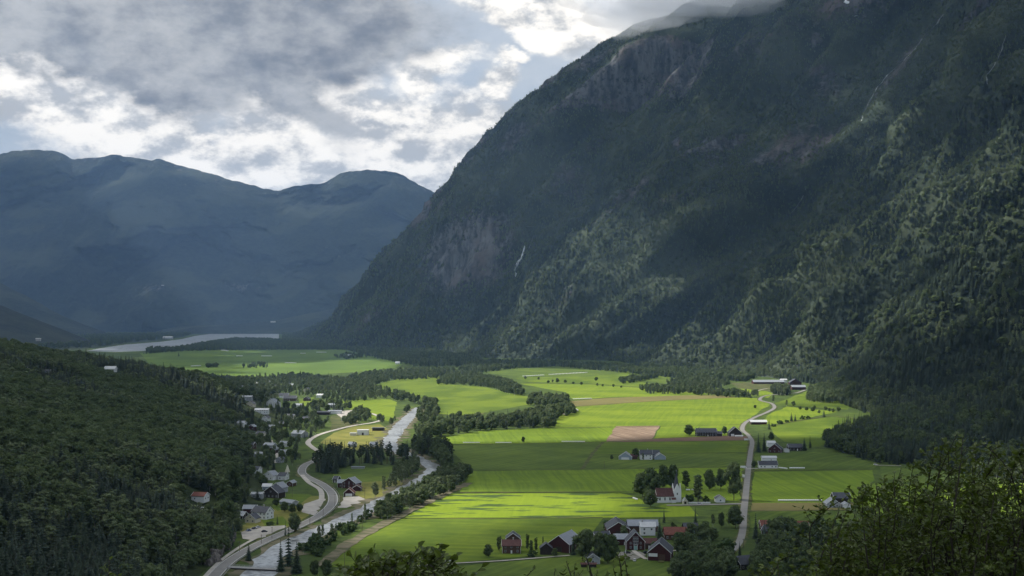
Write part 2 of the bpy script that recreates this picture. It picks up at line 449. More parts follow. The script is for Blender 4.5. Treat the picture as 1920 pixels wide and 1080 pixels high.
# the slope the camera looks from
nx, ny = 120, 90
gx, gy = np.meshgrid(np.linspace(-500, 500, nx), np.linspace(-300, 420, ny), indexing='ij')
def cam_hill(x, y):
    z = 146.6 - 0.46 * np.maximum(y, -20) + np.abs(x) * 0.02 + fbm(x / 30, y / 30, oct=4, seed=9) * 0.9
    z = np.where(y < 3, 147.2 + fbm(x / 30, y / 30, oct=3, seed=9) * 0.5 + np.maximum(-y - 10, 0) * 0.3, np.minimum(z, 147.2))
    return z
hv2 = np.stack([gx, gy, cam_hill(gx, gy)], -1).reshape(-1, 3)
obj('near_slope', mesh_from('near_slope', hv2, grid_faces(nx, ny), [M['hill']], smooth=True), kind='structure')

# the great right-hand mountain wall: lofted through cross-sections that stand at known distances
SEC = [
 (1050, [(1960, 915), (2150, 890), (2500, 800), (3000, 600), (3800, 100)]),
 (1250, [(1665, 866), (1850, 835), (2100, 760), (2600, 480), (3200, 0)]),
 (1500, [(1585, 822), (1720, 790), (1920, 700), (2300, 450), (2900, -100)]),
 (1780, [(1640, 788), (1720, 765), (1920, 650), (2300, 330), (2800, -150)]),
 (2200, [(1560, 752), (1640, 722), (1920, 530), (2250, 190), (2600, -200)]),
 (2700, [(1530, 724), (1620, 680), (1920, 380), (2150, 60), (2400, -250)]),
 (3200, [(1400, 705), (1500, 650), (1700, 480), (1920, 200), (2150, -100), (2300, -250)]),
 (3700, [(1215, 690), (1330, 622), (1480, 510), (1640, 360), (1780, 160), (1900, -40), (2100, -300)]),
 (4250, [(1160, 681), (1360, 622), (1530, 500), (1700, 320), (1850, 110), (1960, -90), (2100, -330)]),
 (4700, [(900, 671), (1010, 585), (1150, 450), (1260, 350), (1380, 220), (1520, 60), (1640, -80), (1850, -250)]),
 (5350, [(860, 662), (990, 590), (1090, 450), (1200, 300), (1330, 150), (1470, 0), (1600, -100), (1800, -220)]),
 (6100, [(640, 655), (745, 560), (800, 480), (842, 372), (900, 298), (945, 238), (1000, 183), (1072, 132), (1150, 78), (1230, 40), (1400, -8), (1600, -80)]),
 (7200, [(600, 646), (650, 598), (725, 500), (785, 430), (834, 378), (900, 330), (1000, 260), (1150, 150), (1300, 80), (1450, 40)]),
 (9000, [(560, 637), (640, 600), (720, 560), (800, 520), (900, 460), (1100, 360), (1300, 300)]),
 (11500, [(540, 630), (640, 600), (760, 580), (900, 550), (1100, 500), (1300, 480)]),
]
NU, NV = 340, 560
us = np.linspace(0, 1, NU)
secs, Ds = [], []
for D, pl in SEC:
    P = np.array([at(px, py, D) for px, py in pl])
    P[0, 2] = -4
    d = np.concatenate([[0], np.cumsum(np.linalg.norm(np.diff(P, axis=0), axis=1))]); d /= d[-1]
    # start below the ground so that the foot is buried
    secs.append(np.stack([np.interp(us, d, P[:, k]) for k in range(3)], -1)); Ds.append(D)
secs = np.array(secs); Ds = np.array(Ds, float)
vs = np.linspace(0, 1, NV) ** 1.35
Dv = Ds[0] + (Ds[-1] - Ds[0]) * vs
def pchip(x, y, xq):                    # monotone smooth interpolation, y: (n, ...)
    h = np.diff(x); dl = np.diff(y, axis=0) / h.reshape(-1, *([1] * (y.ndim - 1)))
    m = np.zeros_like(y)
    m[1:-1] = np.where(dl[:-1] * dl[1:] > 0, 2 * dl[:-1] * dl[1:] / (dl[:-1] + dl[1:] + 1e-12), 0); m[0] = dl[0]; m[-1] = dl[-1]
    k = np.clip(np.searchsorted(x, xq) - 1, 0, len(x) - 2)
    sh = (-1,) + (1,) * (y.ndim - 1)
    hh = h[k].reshape(sh); t = ((xq - x[k]) / h[k]).reshape(sh)
    return ((1 + 2 * t) * (1 - t) ** 2) * y[k] + t * (1 - t) ** 2 * hh * m[k] + t * t * (3 - 2 * t) * y[k + 1] + t * t * (t - 1) * hh * m[k + 1]
wall = pchip(Ds, secs, Dv).transpose(1, 0, 2).copy()     # (NU, NV, 3)
# smooth along the height a little, keep the foot
for _ in range(6): wall[1:-1] = (wall[:-2] + 2 * wall[1:-1] + wall[2:]) / 4
du = np.gradient(wall, axis=0); dv = np.gradient(wall, axis=1)
nrm = np.cross(dv, du); nrm /= np.linalg.norm(nrm, axis=-1, keepdims=True)
if nrm[NU // 2, NV // 2, 0] > 0: nrm = -nrm
wx, wy, wz = wall[..., 0], wall[..., 1], wall[..., 2]
foot = np.clip(wz / 160, 0, 1)
rid = 1 - np.abs(fbm(wy / 330, wz / 1500 + 7, oct=4, seed=21)) * 1.8        # gullies that follow the fall line
dsp = rid * 145 + (1 - np.abs(fbm(wy / 120 + wz / 900, wz / 900, oct=3, seed=23)) * 1.8) * 30 + fbm(wx / 260, wy / 260, wz / 260, oct=5, seed=31) * 42 + fbm(wx / 60, wy / 60, wz / 60, oct=3, seed=5) * 7 - 88
far_sil = np.exp(-((wy - 6100) / 450) ** 2) * 0.62
fine_ = fbm(wx / 110, wy / 110, wz / 110, oct=4, seed=88) * 14
wall += nrm * ((fine_ * foot * (wy > 2500)) + (dsp * foot * (1 - far_sil) * np.clip(wy / 3500, 0.35, 1)))[..., None]
wv = wall.reshape(-1, 3)
wpx, wpy = proj(wv)
rock = np.zeros(len(wv))
def rk(px, py, rx, ry, rot, amt):
    c, s = math.cos(R(rot)), math.sin(R(rot))
    dx, dy = wpx - px, wpy - py
    a = (dx * c - dy * s) / rx; b = (dx * s + dy * c) / ry
    global rock
    rock = np.maximum(rock, amt * np.clip(1.5 - np.sqrt(a * a + b * b) * 1.1, 0, 1))
for a in [(880, 475, 120, 88, 35, .70), (700, 590, 90, 16, 40, .5), (1222, 108, 58, 22, 40, .85), (960, 260, 60, 24, 50, .55), (1530, 75, 20, 14, 0, .6),
          (1545, 150, 45, 55, 30, .5), (1400, 90, 120, 40, 25, .40), (1500, 270, 90, 60, 40, .42), (1340, 290, 40, 50, 30, .45), (1270, 270, 12, 16, 0, .7), (1100, 170, 40, 20, 50, .5), (1590, 5, 80, 14, 10, .8),
          (1690, 120, 110, 10, 52, .6), (1495, 380, 40, 8, 55, .6), (1560, 30, 200, 30, 10, .4), (1050, 560, 60, 22, 50, .42), (1860, 560, 26, 10, 30, .45)]:
    rk(*a)
bands = fbm(wv[:, 1] / 120 + wv[:, 2] / 500, wv[:, 2] / 420, oct=4, seed=17) * .5 + fbm(wv[:, 0] / 500, wv[:, 1] / 700, wv[:, 2] / 160, oct=3, seed=19) * .35
rock = np.maximum(rock, np.clip(bands * 1.45, 0, .60) * np.clip((wv[:, 2] - 260) / 500, 0, 1) * np.clip((wv[:, 1] - 3000) / 900, .25, 1))
rock *= (wv[:, 2] > 30)
wme = mesh_from('mountain', wv, grid_faces(NU, NV), [M['mountain']], smooth=True)
at_ = wme.attributes.new('rock', 'FLOAT', 'POINT'); at_.data.foreach_set('value', rock.astype(np.float32))
mountain = obj('mountain', wme, kind='structure')
wall_bvh = BVHTree.FromPolygons([Vector(v) for v in wv.tolist()], grid_faces(NU, NV).tolist())

def hit(px, py):
    """what the terrain shows at a pixel of the photograph: nearest of floor, left hill, right wall"""
    o = Vector((0, 0, CAMZ)); d = ray(px, py).normalized(); best = None
    for b in (hill_bvh, wall_bvh):
        h = b.ray_cast(o, d, 40000)
        if h[0] is not None and (best is None or h[3] < best[1]): best = (h[0], h[3])
    if d.z < -1e-4:
        t = -CAMZ / d.z
        if best is None or t < best[1]: best = (o + d * t, t)
    return best[0] if best else None
def zdown(x, y):
    z = 0.0
    for b in (hill_bvh, wall_bvh):
        h = b.ray_cast(Vector((x, y, 3000)), Vector((0, 0, -1)))
        if h[0] is not None: z = max(z, h[0].z)
    return z

# far mountains
def far_ridge(name, sky, D0, D1, base_py, seed, amp, n=420, m=150, rocky=0.55):
    px = np.array([p[0] for p in sky]); py = np.array([p[1] for p in sky])
    X = np.linspace(px[0], px[-1], n); Y = np.interp(X, px, py)
    k = np.array([1, 3, 5, 3, 1.]) / 13; Y = np.convolve(np.pad(Y, 2, mode='edge'), k, 'valid')
    V = []
    tt = np.linspace(0, 1.25, m)
    top = np.array([at(a, b, D1) for a, b in zip(X, Y)])
    bot = np.array([at(a, base_py, D0) for a in X]); bot[:, 2] = -20
    for t in tt:
        s = min(t, 1.0)
        P = bot + (top - bot) * s
        prof = s ** 0.9 * 0.82 + 0.18 * (s * s * (3 - 2 * s))
        P[:, 2] = bot[:, 2] + (top[:, 2] - bot[:, 2]) * prof
        if t > 1:
            P = P + (top - bot) * (t - 1) * np.array([1, 1, 0]); P[:, 2] -= (t - 1) * 2.2 * (top[:, 2] - bot[:, 2])
        V.append(P)
    V = np.array(V).transpose(1, 0, 2)
    fade = (np.sin(np.clip(tt, 0, 1) * math.pi) ** 0.7)[None, :]
    x, y, z = V[..., 0], V[..., 1], V[..., 2]
    nz = (1 - np.abs(fbm(x / 2300, y / 5200, z / 2500, oct=5, seed=seed)) * 2) * amp + fbm(x / 900, y / 900, z / 900, oct=5, seed=seed + 3) * amp * 0.5
    V[..., 1] += nz * fade; V[..., 2] += nz * fade * 0.35 + fbm(x / 260, y / 260, oct=3, seed=seed + 8) * amp * 0.035 + fbm(x / 70, y / 70, oct=3, seed=seed + 9) * 9 * (amp > 300)
    me = mesh_from(name, V.reshape(-1, 3), grid_faces(n, m), [M['farmountain']], smooth=True)
    rk_ = np.clip((tt - 0.72) * 2.2, 0, 1)[None, :] * rocky + 0 * x
    rk_ = np.maximum(rk_, np.clip(fbm(x / 1200, y / 1200, z / 600, oct=4, seed=seed + 5) - 0.75, 0, 1) * 0.8)
    a = me.attributes.new('rock', 'FLOAT', 'POINT'); a.data.foreach_set('value', rk_.reshape(-1).astype(np.float32))
    return obj(name, me, kind='structure')
far_ridge('distant_mountains', [(-700, 330), (-300, 300), (-100, 300), (0, 290), (30, 284), (70, 282), (112, 285), (134, 300), (160, 296), (200, 292), (240, 291), (285, 298), (305, 299), (330, 308), (370, 318), (405, 328),
           (440, 338), (480, 348), (520, 357), (560, 347), (608, 341), (630, 328), (655, 321), (690, 318), (740, 323), (765, 336), (790, 347), (840, 372), (900, 400), (1000, 440), (1300, 520)],
          14800, 17500, 620, 40, 620)
far_ridge('distant_shoulder', [(-900, 300), (-400, 400), (-120, 480), (0, 530), (60, 560), (110, 590), (160, 620), (210, 640), (280, 650), (340, 655)], 10800, 12200, 632, 60, 220, n=220, m=110, rocky=0.15)
far_ridge('distant_shoulder', [(-900, 420), (-300, 520), (0, 572), (50, 592), (100, 612), (150, 632), (190, 646), (240, 655)], 6300, 7600, 655, 66, 90, n=200, m=90, rocky=0.1)
far_ridge('distant_shoulder', [(180, 650), (330, 615), (420, 612), (520, 600), (640, 575), (760, 560), (900, 520), (1000, 500)], 12500, 13800, 622, 75, 150, n=220, m=60, rocky=0.0)

# ------------------------------------------------------------------ flat ground features
LAYER = [0.0]
def inset_poly(pts, smooth=True):
    return pts
def sheet(name, poly, mat, z=None, kind='structure', label=None):
    if z is None:
        LAYER[0] += 0.004; z = LAYER[0] + 0.02
    import mathutils.geometry as geo
    P = [gp(px, py, z) for px, py in poly]
    # resample the outline and wobble it a little so edges are not ruler-straight
    Q = []
    for i, a in enumerate(P):
        b = P[(i + 1) % len(P)]; L = (b - a).length; n = max(1, int(L / 18))
        for k in range(n):
            q = a.lerp(b, k / n)
            if k: q = q + Vector((float(vnoise(q.x / 30, q.y / 30, seed=2)), float(vnoise(q.x / 30, q.y / 30, seed=4)), 0)) * min(2.2, L * 0.01)
            Q.append(Vector((q.x, q.y, z)))
    tris = geo.tessellate_polygon([Q])
    me = mesh_from(name, [tuple(q) for q in Q], [tuple(t) for t in tris], [M[mat]])
    o = obj(name, me, kind=kind, label=label)
    # face up
    if me.polygons and me.polygons[0].normal.z < 0: me.flip_normals()
    return o
def spline(pts, step):
    P = [Vector(p) for p in pts]; out = []
    for i in range(len(P) - 1):
        p0 = P[max(i - 1, 0)]; p1 = P[i]; p2 = P[i + 1]; p3 = P[min(i + 2, len(P) - 1)]
        n = max(2, int((p2 - p1).length / step))
        for k in range(n):
            t = k / n
            out.append(0.5 * ((2 * p1) + (p2 - p0) * t + (2 * p0 - 5 * p1 + 4 * p2 - p3) * t * t + (3 * p1 - p0 - 3 * p2 + p3) * t ** 3))
    out.append(P[-1]); return out
def ribbon(name, px_pts, width, mat, z, kind='structure', thick=0.0, rough=0.0, label=None):
    """a strip along a line on the floor; width in metres, one value or one per point"""
    base = [gp(a[0], a[1], z) for a in px_pts]
    C = spline(base, 6 if base[0].y < 2500 else 25)
    d = np.concatenate([[0], np.cumsum([(C[i + 1] - C[i]).length for i in range(len(C) - 1)])])
    if isinstance(width, (int, float)): ws = np.full(len(C), float(width))
    else:
        bd = [0]; acc = 0; bi = 0
        dd = [min(range(len(C)), key=lambda i: (C[i] - b).length) for b in base]
        ws = np.interp(d, [d[i] for i in dd], width)
    V, Fc = [], []
    for i, c in enumerate(C):
        t = (C[min(i + 1, len(C) - 1)] - C[max(i - 1, 0)]); t.z = 0; t.normalize(); nn = Vector((-t.y, t.x, 0))
        j = 1 + rough * float(vnoise(c.x / 9, c.y / 9, seed=11)); k = 1 + rough * float(vnoise(c.x / 9, c.y / 9, seed=12))
        V += [tuple(c + nn * ws[i] * 0.5 * j), tuple(c - nn * ws[i] * 0.5 * k)]
    for i in range(len(C) - 1): Fc.append((2 * i, 2 * i + 1, 2 * i + 3, 2 * i + 2))
    me = mesh_from(name, V, Fc, [M[mat]])
    if me.polygons[0].normal.z < 0: me.flip_normals()
    return obj(name, me, kind=kind, label=label), C, ws

FIELDS = [
 ('far_field', [(262, 662), (300, 658), (500, 656), (640, 656), (700, 666), (760, 680), (740, 690), (660, 698), (560, 704), (470, 706), (380, 704), (330, 696), (280, 682)]),
 ('field_b', [(695, 724), (740, 712), (780, 707), (822, 708), (832, 720), (905, 725), (960, 738), (1000, 745), (1000, 757), (910, 773), (870, 780), (815, 775), (780, 748)]),
 ('field_c', [(905, 699), (960, 692), (1035, 687), (1150, 691), (1180, 697), (1100, 705), (980, 707)]),
 ('field_b', [(960, 708), (1100, 705), (1180, 698), (1175, 713), (1240, 722), (1230, 728), (1100, 719), (990, 716)]),
 ('field_a', [(975, 719), (1100, 720), (1230, 729), (1330, 738), (1345, 741), (1140, 745), (1075, 750), (1060, 735), (985, 722)]),
 ('field_brown', [(1070, 752), (1140, 746), (1290, 741), (1345, 741), (1385, 745), (1230, 752), (1090, 762), (1072, 762)]),
 ('field_a', [(1050, 765), (1090, 762), (1230, 752), (1385, 745), (1425, 747), (1445, 758), (1400, 788), (1388, 796), (1240, 799), (1040, 802), (1045, 790)]),
 ('field_d', [(800, 826), (900, 808), (1040, 802), (1155, 799), (1138, 828), (950, 832), (808, 833)]),
 ('plough', [(1155, 799), (1237, 798), (1222, 823), (1137, 828)]),
 ('soil', [(1222, 823), (1385, 816), (1402, 818), (1402, 825), (1190, 829), (1140, 829)]),
 ('field_a', [(1239, 798), (1390, 795), (1386, 816), (1226, 822)]),
 ('field_c', [(812, 835), (1130, 829), (1095, 880), (884, 882), (850, 850)]),
 ('field_b', [(1133, 829), (1403, 826), (1402, 848), (1105, 852)]),
 ('field_c', [(1102, 853), (1402, 849), (1397, 874), (1090, 880)]),
 ('field_d', [(862, 922), (884, 883), (1397, 876), (1388, 940), (1195, 925), (1150, 923)]),
 ('field_p', [(758, 971), (830, 926), (1160, 924), (1195, 932), (1215, 945), (1290, 945), (1310, 968), (1130, 971)]),
 ('field_b', [(585, 1062), (640, 1032), (700, 1000), (756, 972), (1130, 972), (1110, 1000), (1060, 1035), (830, 1058), (700, 1064)]),
 ('field_c', [(830, 1064), (1060, 1044), (1150, 1046), (1275, 1050), (1290, 1085), (800, 1090), (790, 1070)]),
 ('field_d', [(1412, 884), (1636, 881), (1640, 900), (1610, 942), (1409, 943)]),
 ('field_brown', [(1409, 943), (1610, 942), (1590, 956), (1408, 958)]),
 ('field_c', [(1408, 959), (1590, 957), (1620, 975), (1560, 988), (1406, 990)]),
 ('field_c', [(1415, 850), (1530, 847), (1650, 868), (1636, 880), (1414, 882)]),
 ('field_b', [(1447, 800), (1490, 791), (1560, 781), (1628, 790), (1600, 812), (1560, 832), (1530, 835), (1470, 828), (1448, 812)]),
 ('field_a', [(1440, 778), (1475, 762), (1570, 772), (1490, 789), (1445, 797), (1425, 796)]),
 ('field_b', [(1450, 757), (1515, 733), (1600, 752), (1590, 768), (1480, 760)]),
 ('field_a', [(1385, 726), (1410, 724), (1450, 738), (1440, 746), (1400, 741)]),
 ('field_c', [(1650, 876), (1735, 880), (1735, 907), (1655, 898)]),
 ('field_d', [(1640, 905), (1740, 910), (1990, 905), (1990, 975), (1620, 965), (1600, 950)]),
 ('field_c', [(622, 880), (738, 876), (752, 905), (690, 915), (630, 906)]),
 ('dry', [(625, 812), (660, 800), (712, 795), (735, 808), (735, 828), (690, 846), (640, 842), (600, 830)]),
 ('dry', [(660, 905), (760, 900), (745, 925), (700, 950), (640, 950), (650, 925)]),
 ('scrub', [(620, 780), (668, 772), (672, 795), (640, 806), (622, 808)]),
 ('field_c', [(470, 760), (520, 748), (525, 764), (480, 775)]),
 ('field_b', [(560, 748), (590, 744), (590, 758), (562, 762)]),
 ('field_a', [(640, 752), (730, 748), (745, 755), (735, 790), (690, 785), (650, 765)]),
 ('dry', [(445, 990), (560, 930), (600, 930), (590, 960), (540, 990), (470, 1015)]),
 ('field_b', [(510, 948), (545, 925), (585, 928), (560, 948), (520, 958)]),
 ('field_b', [(490, 975), (530, 968), (545, 985), (500, 992)]),
 ('scrub', [(1370, 718), (1420, 716), (1470, 726), (1465, 736), (1385, 728)]),
 ('field_c', [(1190, 700), (1300, 705), (1330, 716), (1250, 720), (1200, 712)]),
]
for mt, poly in FIELDS: sheet('field', poly, mt)
for mt, poly in [('gravel', [(452, 998), (475, 988), (535, 985), (540, 992), (515, 1003), (470, 1012), (455, 1010)]),
                 ('gravel', [(570, 945), (600, 935), (618, 935), (622, 960), (596, 968), (565, 960)]),
                 ('gravel', [(630, 934), (672, 930), (690, 938), (650, 952), (630, 952)]),
                 ('gravel', [(625, 772), (668, 768), (680, 775), (640, 783)]),
                 ('gravel', [(1040, 772), (1065, 762), (1085, 768), (1075, 773), (1060, 778)]),
                 ('drive', [(1150, 1035), (1200, 1034), (1212, 1040), (1190, 1050), (1150, 1046)])]:
    sheet('gravel_yard', poly, mt)
# dark ditches and grass balks between fields
for pts, w in [([(815, 833), (950, 832), (1140, 829), (1400, 826)], 3.5), ([(884, 882), (1090, 880), (1397, 875)], 2.6), ([(862, 923), (1160, 922), (1215, 924)], 3.0), ([(758, 971), (950, 972), (1130, 970)], 2.6), ([(1040, 802), (1240, 799), (1390, 796)], 3.5),
               ([(1130, 829), (1110, 852), (1092, 880)], 4.0), ([(1105, 852), (1402, 849)], 1.8), ([(1414, 882), (1636, 880)], 3.0), ([(1415, 865), (1600, 864)], 2.0), ([(1408, 958), (1590, 957)], 3.0), ([(1446, 799), (1490, 790), (1560, 780), (1628, 789)], 5.0),
               ([(975, 719), (1100, 720), (1235, 729)], 5.0), ([(1060, 763), (1230, 752), (1385, 745)], 4.0), ([(810, 775), (870, 782), (910, 774)], 5.0)]:
    ribbon('grass_balk', pts, w, 'scrub', 0.24, rough=0.5)

# river, its stony banks, the lake
RIV = [(440, 1110, 20), (488, 1073, 19), (514, 1038, 18), (563, 1012, 18), (623, 986, 18), (675, 963, 17), (712, 944, 18), (760, 917, 16), (807, 889, 16), (806, 872, 16), (770, 855, 17), (735, 840, 18), (732, 826, 18), (750, 800, 20), (773, 776, 17), (784, 764, 13)]
ribbon('river_bank', [(a, b) for a, b, c in RIV], [c + 13 for a, b, c in RIV], 'bank', 0.26, rough=0.6)
river, RC, RW = ribbon('river', [(a, b) for a, b, c in RIV], [c for a, b, c in RIV], 'river', 0.32, rough=0.3)
sheet('lake', [(160, 658), (200, 651), (235, 646), (300, 641), (340, 636), (365, 630), (395, 626), (440, 623), (470, 622), (500, 626), (523, 626), (523, 637), (430, 640), (330, 652), (270, 658), (215, 660)], 'lake', 0.5)
ribbon('gravel_bank', [(598, 1062), (650, 1022), (700, 992), (760, 962), (800, 942), (880, 905)], 9, 'bank', 0.30, rough=0.4)

sheet('far_wood_floor', [(-200, 660), (-200, 622), (150, 620), (330, 620), (372, 624), (345, 632), (300, 639), (235, 644), (196, 650), (150, 656)], 'hill', 0.3)
sheet('far_wood_floor', [(372, 622), (520, 619), (660, 626), (700, 640), (640, 648), (535, 640), (530, 624), (440, 621), (372, 625)], 'hill', 0.3)
# roads
ROAD1 = [(352, 1140), (392, 1090), (430, 1052), (480, 1022), (540, 995), (596, 968), (622, 945), (622, 925), (604, 908), (578, 895), (566, 885), (572, 872), (592, 862), (604, 850)]
ribbon('road_verge', ROAD1, 12.5, 'scrub', 0.36, rough=.6)
_, R1C, _ = ribbon('road', ROAD1, 8.5, 'asphalt', 0.40)
ribbon('road', [(604, 850), (585, 838), (578, 828), (598, 815), (640, 803), (668, 797), (700, 792), (716, 786), (705, 778), (690, 774)], 6.5, 'gravel', 0.40)
ribbon('pavement', [(380, 1085), (415, 1050), (462, 1018), (520, 990)], 2.6, 'gravel', 0.44)
ribbon('side_road', [(566, 890), (580, 905), (600, 918), (603, 935), (596, 950)], 4.5, 'gravel', 0.42)
ribbon('side_road', [(516, 868), (520, 855), (514, 842), (508, 825)], 3.6, 'gravel', 0.41)
ROAD2 = [(1355, 1045), (1375, 1030), (1388, 1012), (1393, 990), (1394, 965), (1398, 930), (1402, 890), (1407, 850), (1410, 828), (1402, 815), (1392, 806), (1396, 794), (1412, 784), (1440, 772), (1452, 764), (1446, 756), (1425, 750), (1435, 742), (1475, 738), (1495, 736), (1512, 730)]
ribbon('road_verge', ROAD2, 9.0, 'scrub', 0.36, rough=.5)
_, R2C, _ = ribbon('road', ROAD2, [5.0] * 4 + [5.4] * 6 + [6] * 11, 'asphalt', 0.40)
ribbon('farm_track', [(700, 1066), (850, 1056), (940, 1051), (1068, 1041)], 2.2, 'gravel', 0.40)
ribbon('farm_track', [(1188, 1032), (1198, 1040), (1212, 1048)], 3.0, 'gravel', 0.41)
ribbon('church_lane', [(1250, 947), (1320, 946), (1396, 944)], 5.5, 'asphalt', 0.43)
ribbon('farm_track', [(1396, 879), (1425, 878), (1460, 878)], 3.0, 'gravel', 0.43)
ribbon('farm_track', [(1262, 1032), (1300, 1033), (1330, 1030)], 2.5, 'gravel', 0.41)
ribbon('farm_track', [(1640, 872), (1690, 873)], 3.0, 'gravel', 0.41)
ribbon('farm_track', [(1395, 741), (1440, 728), (1480, 730)], 3.0, 'gravel', 0.41)
for off in (-3.6, 3.6):
    V, Fc = [], []
    for i, c in enumerate(R1C):
        t = R1C[min(i + 1, len(R1C) - 1)] - R1C[max(i - 1, 0)]; t.z = 0; t.normalize(); nn = Vector((-t.y, t.x, 0))
        V += [tuple(c + nn * (off - .1) + Vector((0, 0, .02))), tuple(c + nn * (off + .1) + Vector((0, 0, .02)))]
    obj('road_marking', mesh_from('road_marking', V, [(2 * i, 2 * i + 1, 2 * i + 3, 2 * i + 2) for i in range(len(R1C) - 1)], [M['white']]), kind='structure')
# ------------------------------------------------------------------ clouds overhead (above the top of the picture); their shadows fall on the valley
LIT = [  # sunlit ground, as polygons of the photograph laid on the level floor
 [(690, 706), (800, 690), (960, 690), (1180, 693), (1480, 690), (1640, 740), (1660, 805), (1500, 828), (1410, 816), (1130, 824), (800, 830), (760, 800), (560, 800), (520, 770), (600, 740)],
 [(800, 920), (1150, 924), (1200, 936), (1250, 952), (1200, 966), (1000, 975), (880, 985), (800, 1025), (610, 1062), (575, 1050), (700, 985), (770, 940)],
 [(1406, 912), (1640, 885), (1760, 885), (2000, 880), (2000, 975), (1560, 948), (1406, 946)],
 [(435, 1010), (470, 935), (560, 930), (640, 895), (720, 905), (760, 890), (870, 872), (885, 915), (700, 975), (560, 1015), (500, 1032), (430, 1060)],
 [(550, 800), (600, 760), (760, 760), (800, 790), (745, 835), (690, 850), (600, 840)],
[(395, 715), (430, 695), (640, 690), (850, 688), (850, 770), (780, 800), (700, 780), (520, 775), (450, 790), (420, 750)],
 [(480, 840), (560, 790), (640, 790), (640, 835), (560, 870), (520, 890)],
 [(360, 698), (400, 682), (560, 679), (700, 672), (740, 680), (700, 694), (480, 704)],
]
WLIT = [  # sunlit places on the slopes: pixel and radius in metres
 (1240, 260, 90), (1270, 230, 90), (1300, 190, 80), (1220, 110, 150), (1180, 150, 90), (1260, 80, 130),
 (330, 690, 130), (240, 672, 120), (160, 655, 140), (60, 640, 110), (420, 700, 130), (440, 760, 60), (100, 650, 90), (360, 720, 80), (470, 800, 40), (480, 850, 34),
 (430, 880, 26), (440, 920, 26), (425, 840, 20), (395, 930, 22), (200, 660, 120), (380, 975, 16), (120, 700, 30), (300, 880, 16), (250, 960, 12), (330, 1000, 12)]
def run_(pts, r, st=16):
    for (a, b), (c, d) in zip(pts, pts[1:]):
        n = max(1, int(math.hypot(c - a, d - b) / st))
        for k in range(n): WLIT.append((a + (c - a) * k / n, b + (d - b) * k / n, r))
run_([(830, 665), (930, 632), (1010, 592), (1090, 525), (1150, 470), (1195, 430)], 190)
run_([(960, 655), (1060, 620), (1130, 570)], 130)
run_([(1230, 680), (1330, 645), (1430, 602), (1530, 525), (1640, 425), (1740, 330)], 170)
run_([(1350, 685), (1480, 650), (1600, 575), (1720, 480), (1830, 390), (1930, 290)], 165)
run_([(1500, 700), (1620, 640), (1740, 570), (1860, 480), (1940, 400)], 120)
run_([(1560, 300), (1640, 240), (1700, 200), (1760, 150)], 60)
run_([(1640, 330), (1700, 290), (1790, 240)], 70)
run_([(1760, 640), (1860, 590)], 60)
HK = np.array([sun_dir.x, sun_dir.y]) / sun_dir.z
def pip(x, y, poly):
    r = np.zeros(np.shape(x), bool); n = len(poly)
    for i in range(n):
        (x0, y0), (x1, y1) = poly[i], poly[i - 1]
        c = ((y0 > y) != (y1 > y)) & (x < (x1 - x0) * (y - y0) / (y1 - y0 + 1e-12) + x0)
        r ^= c
    return r
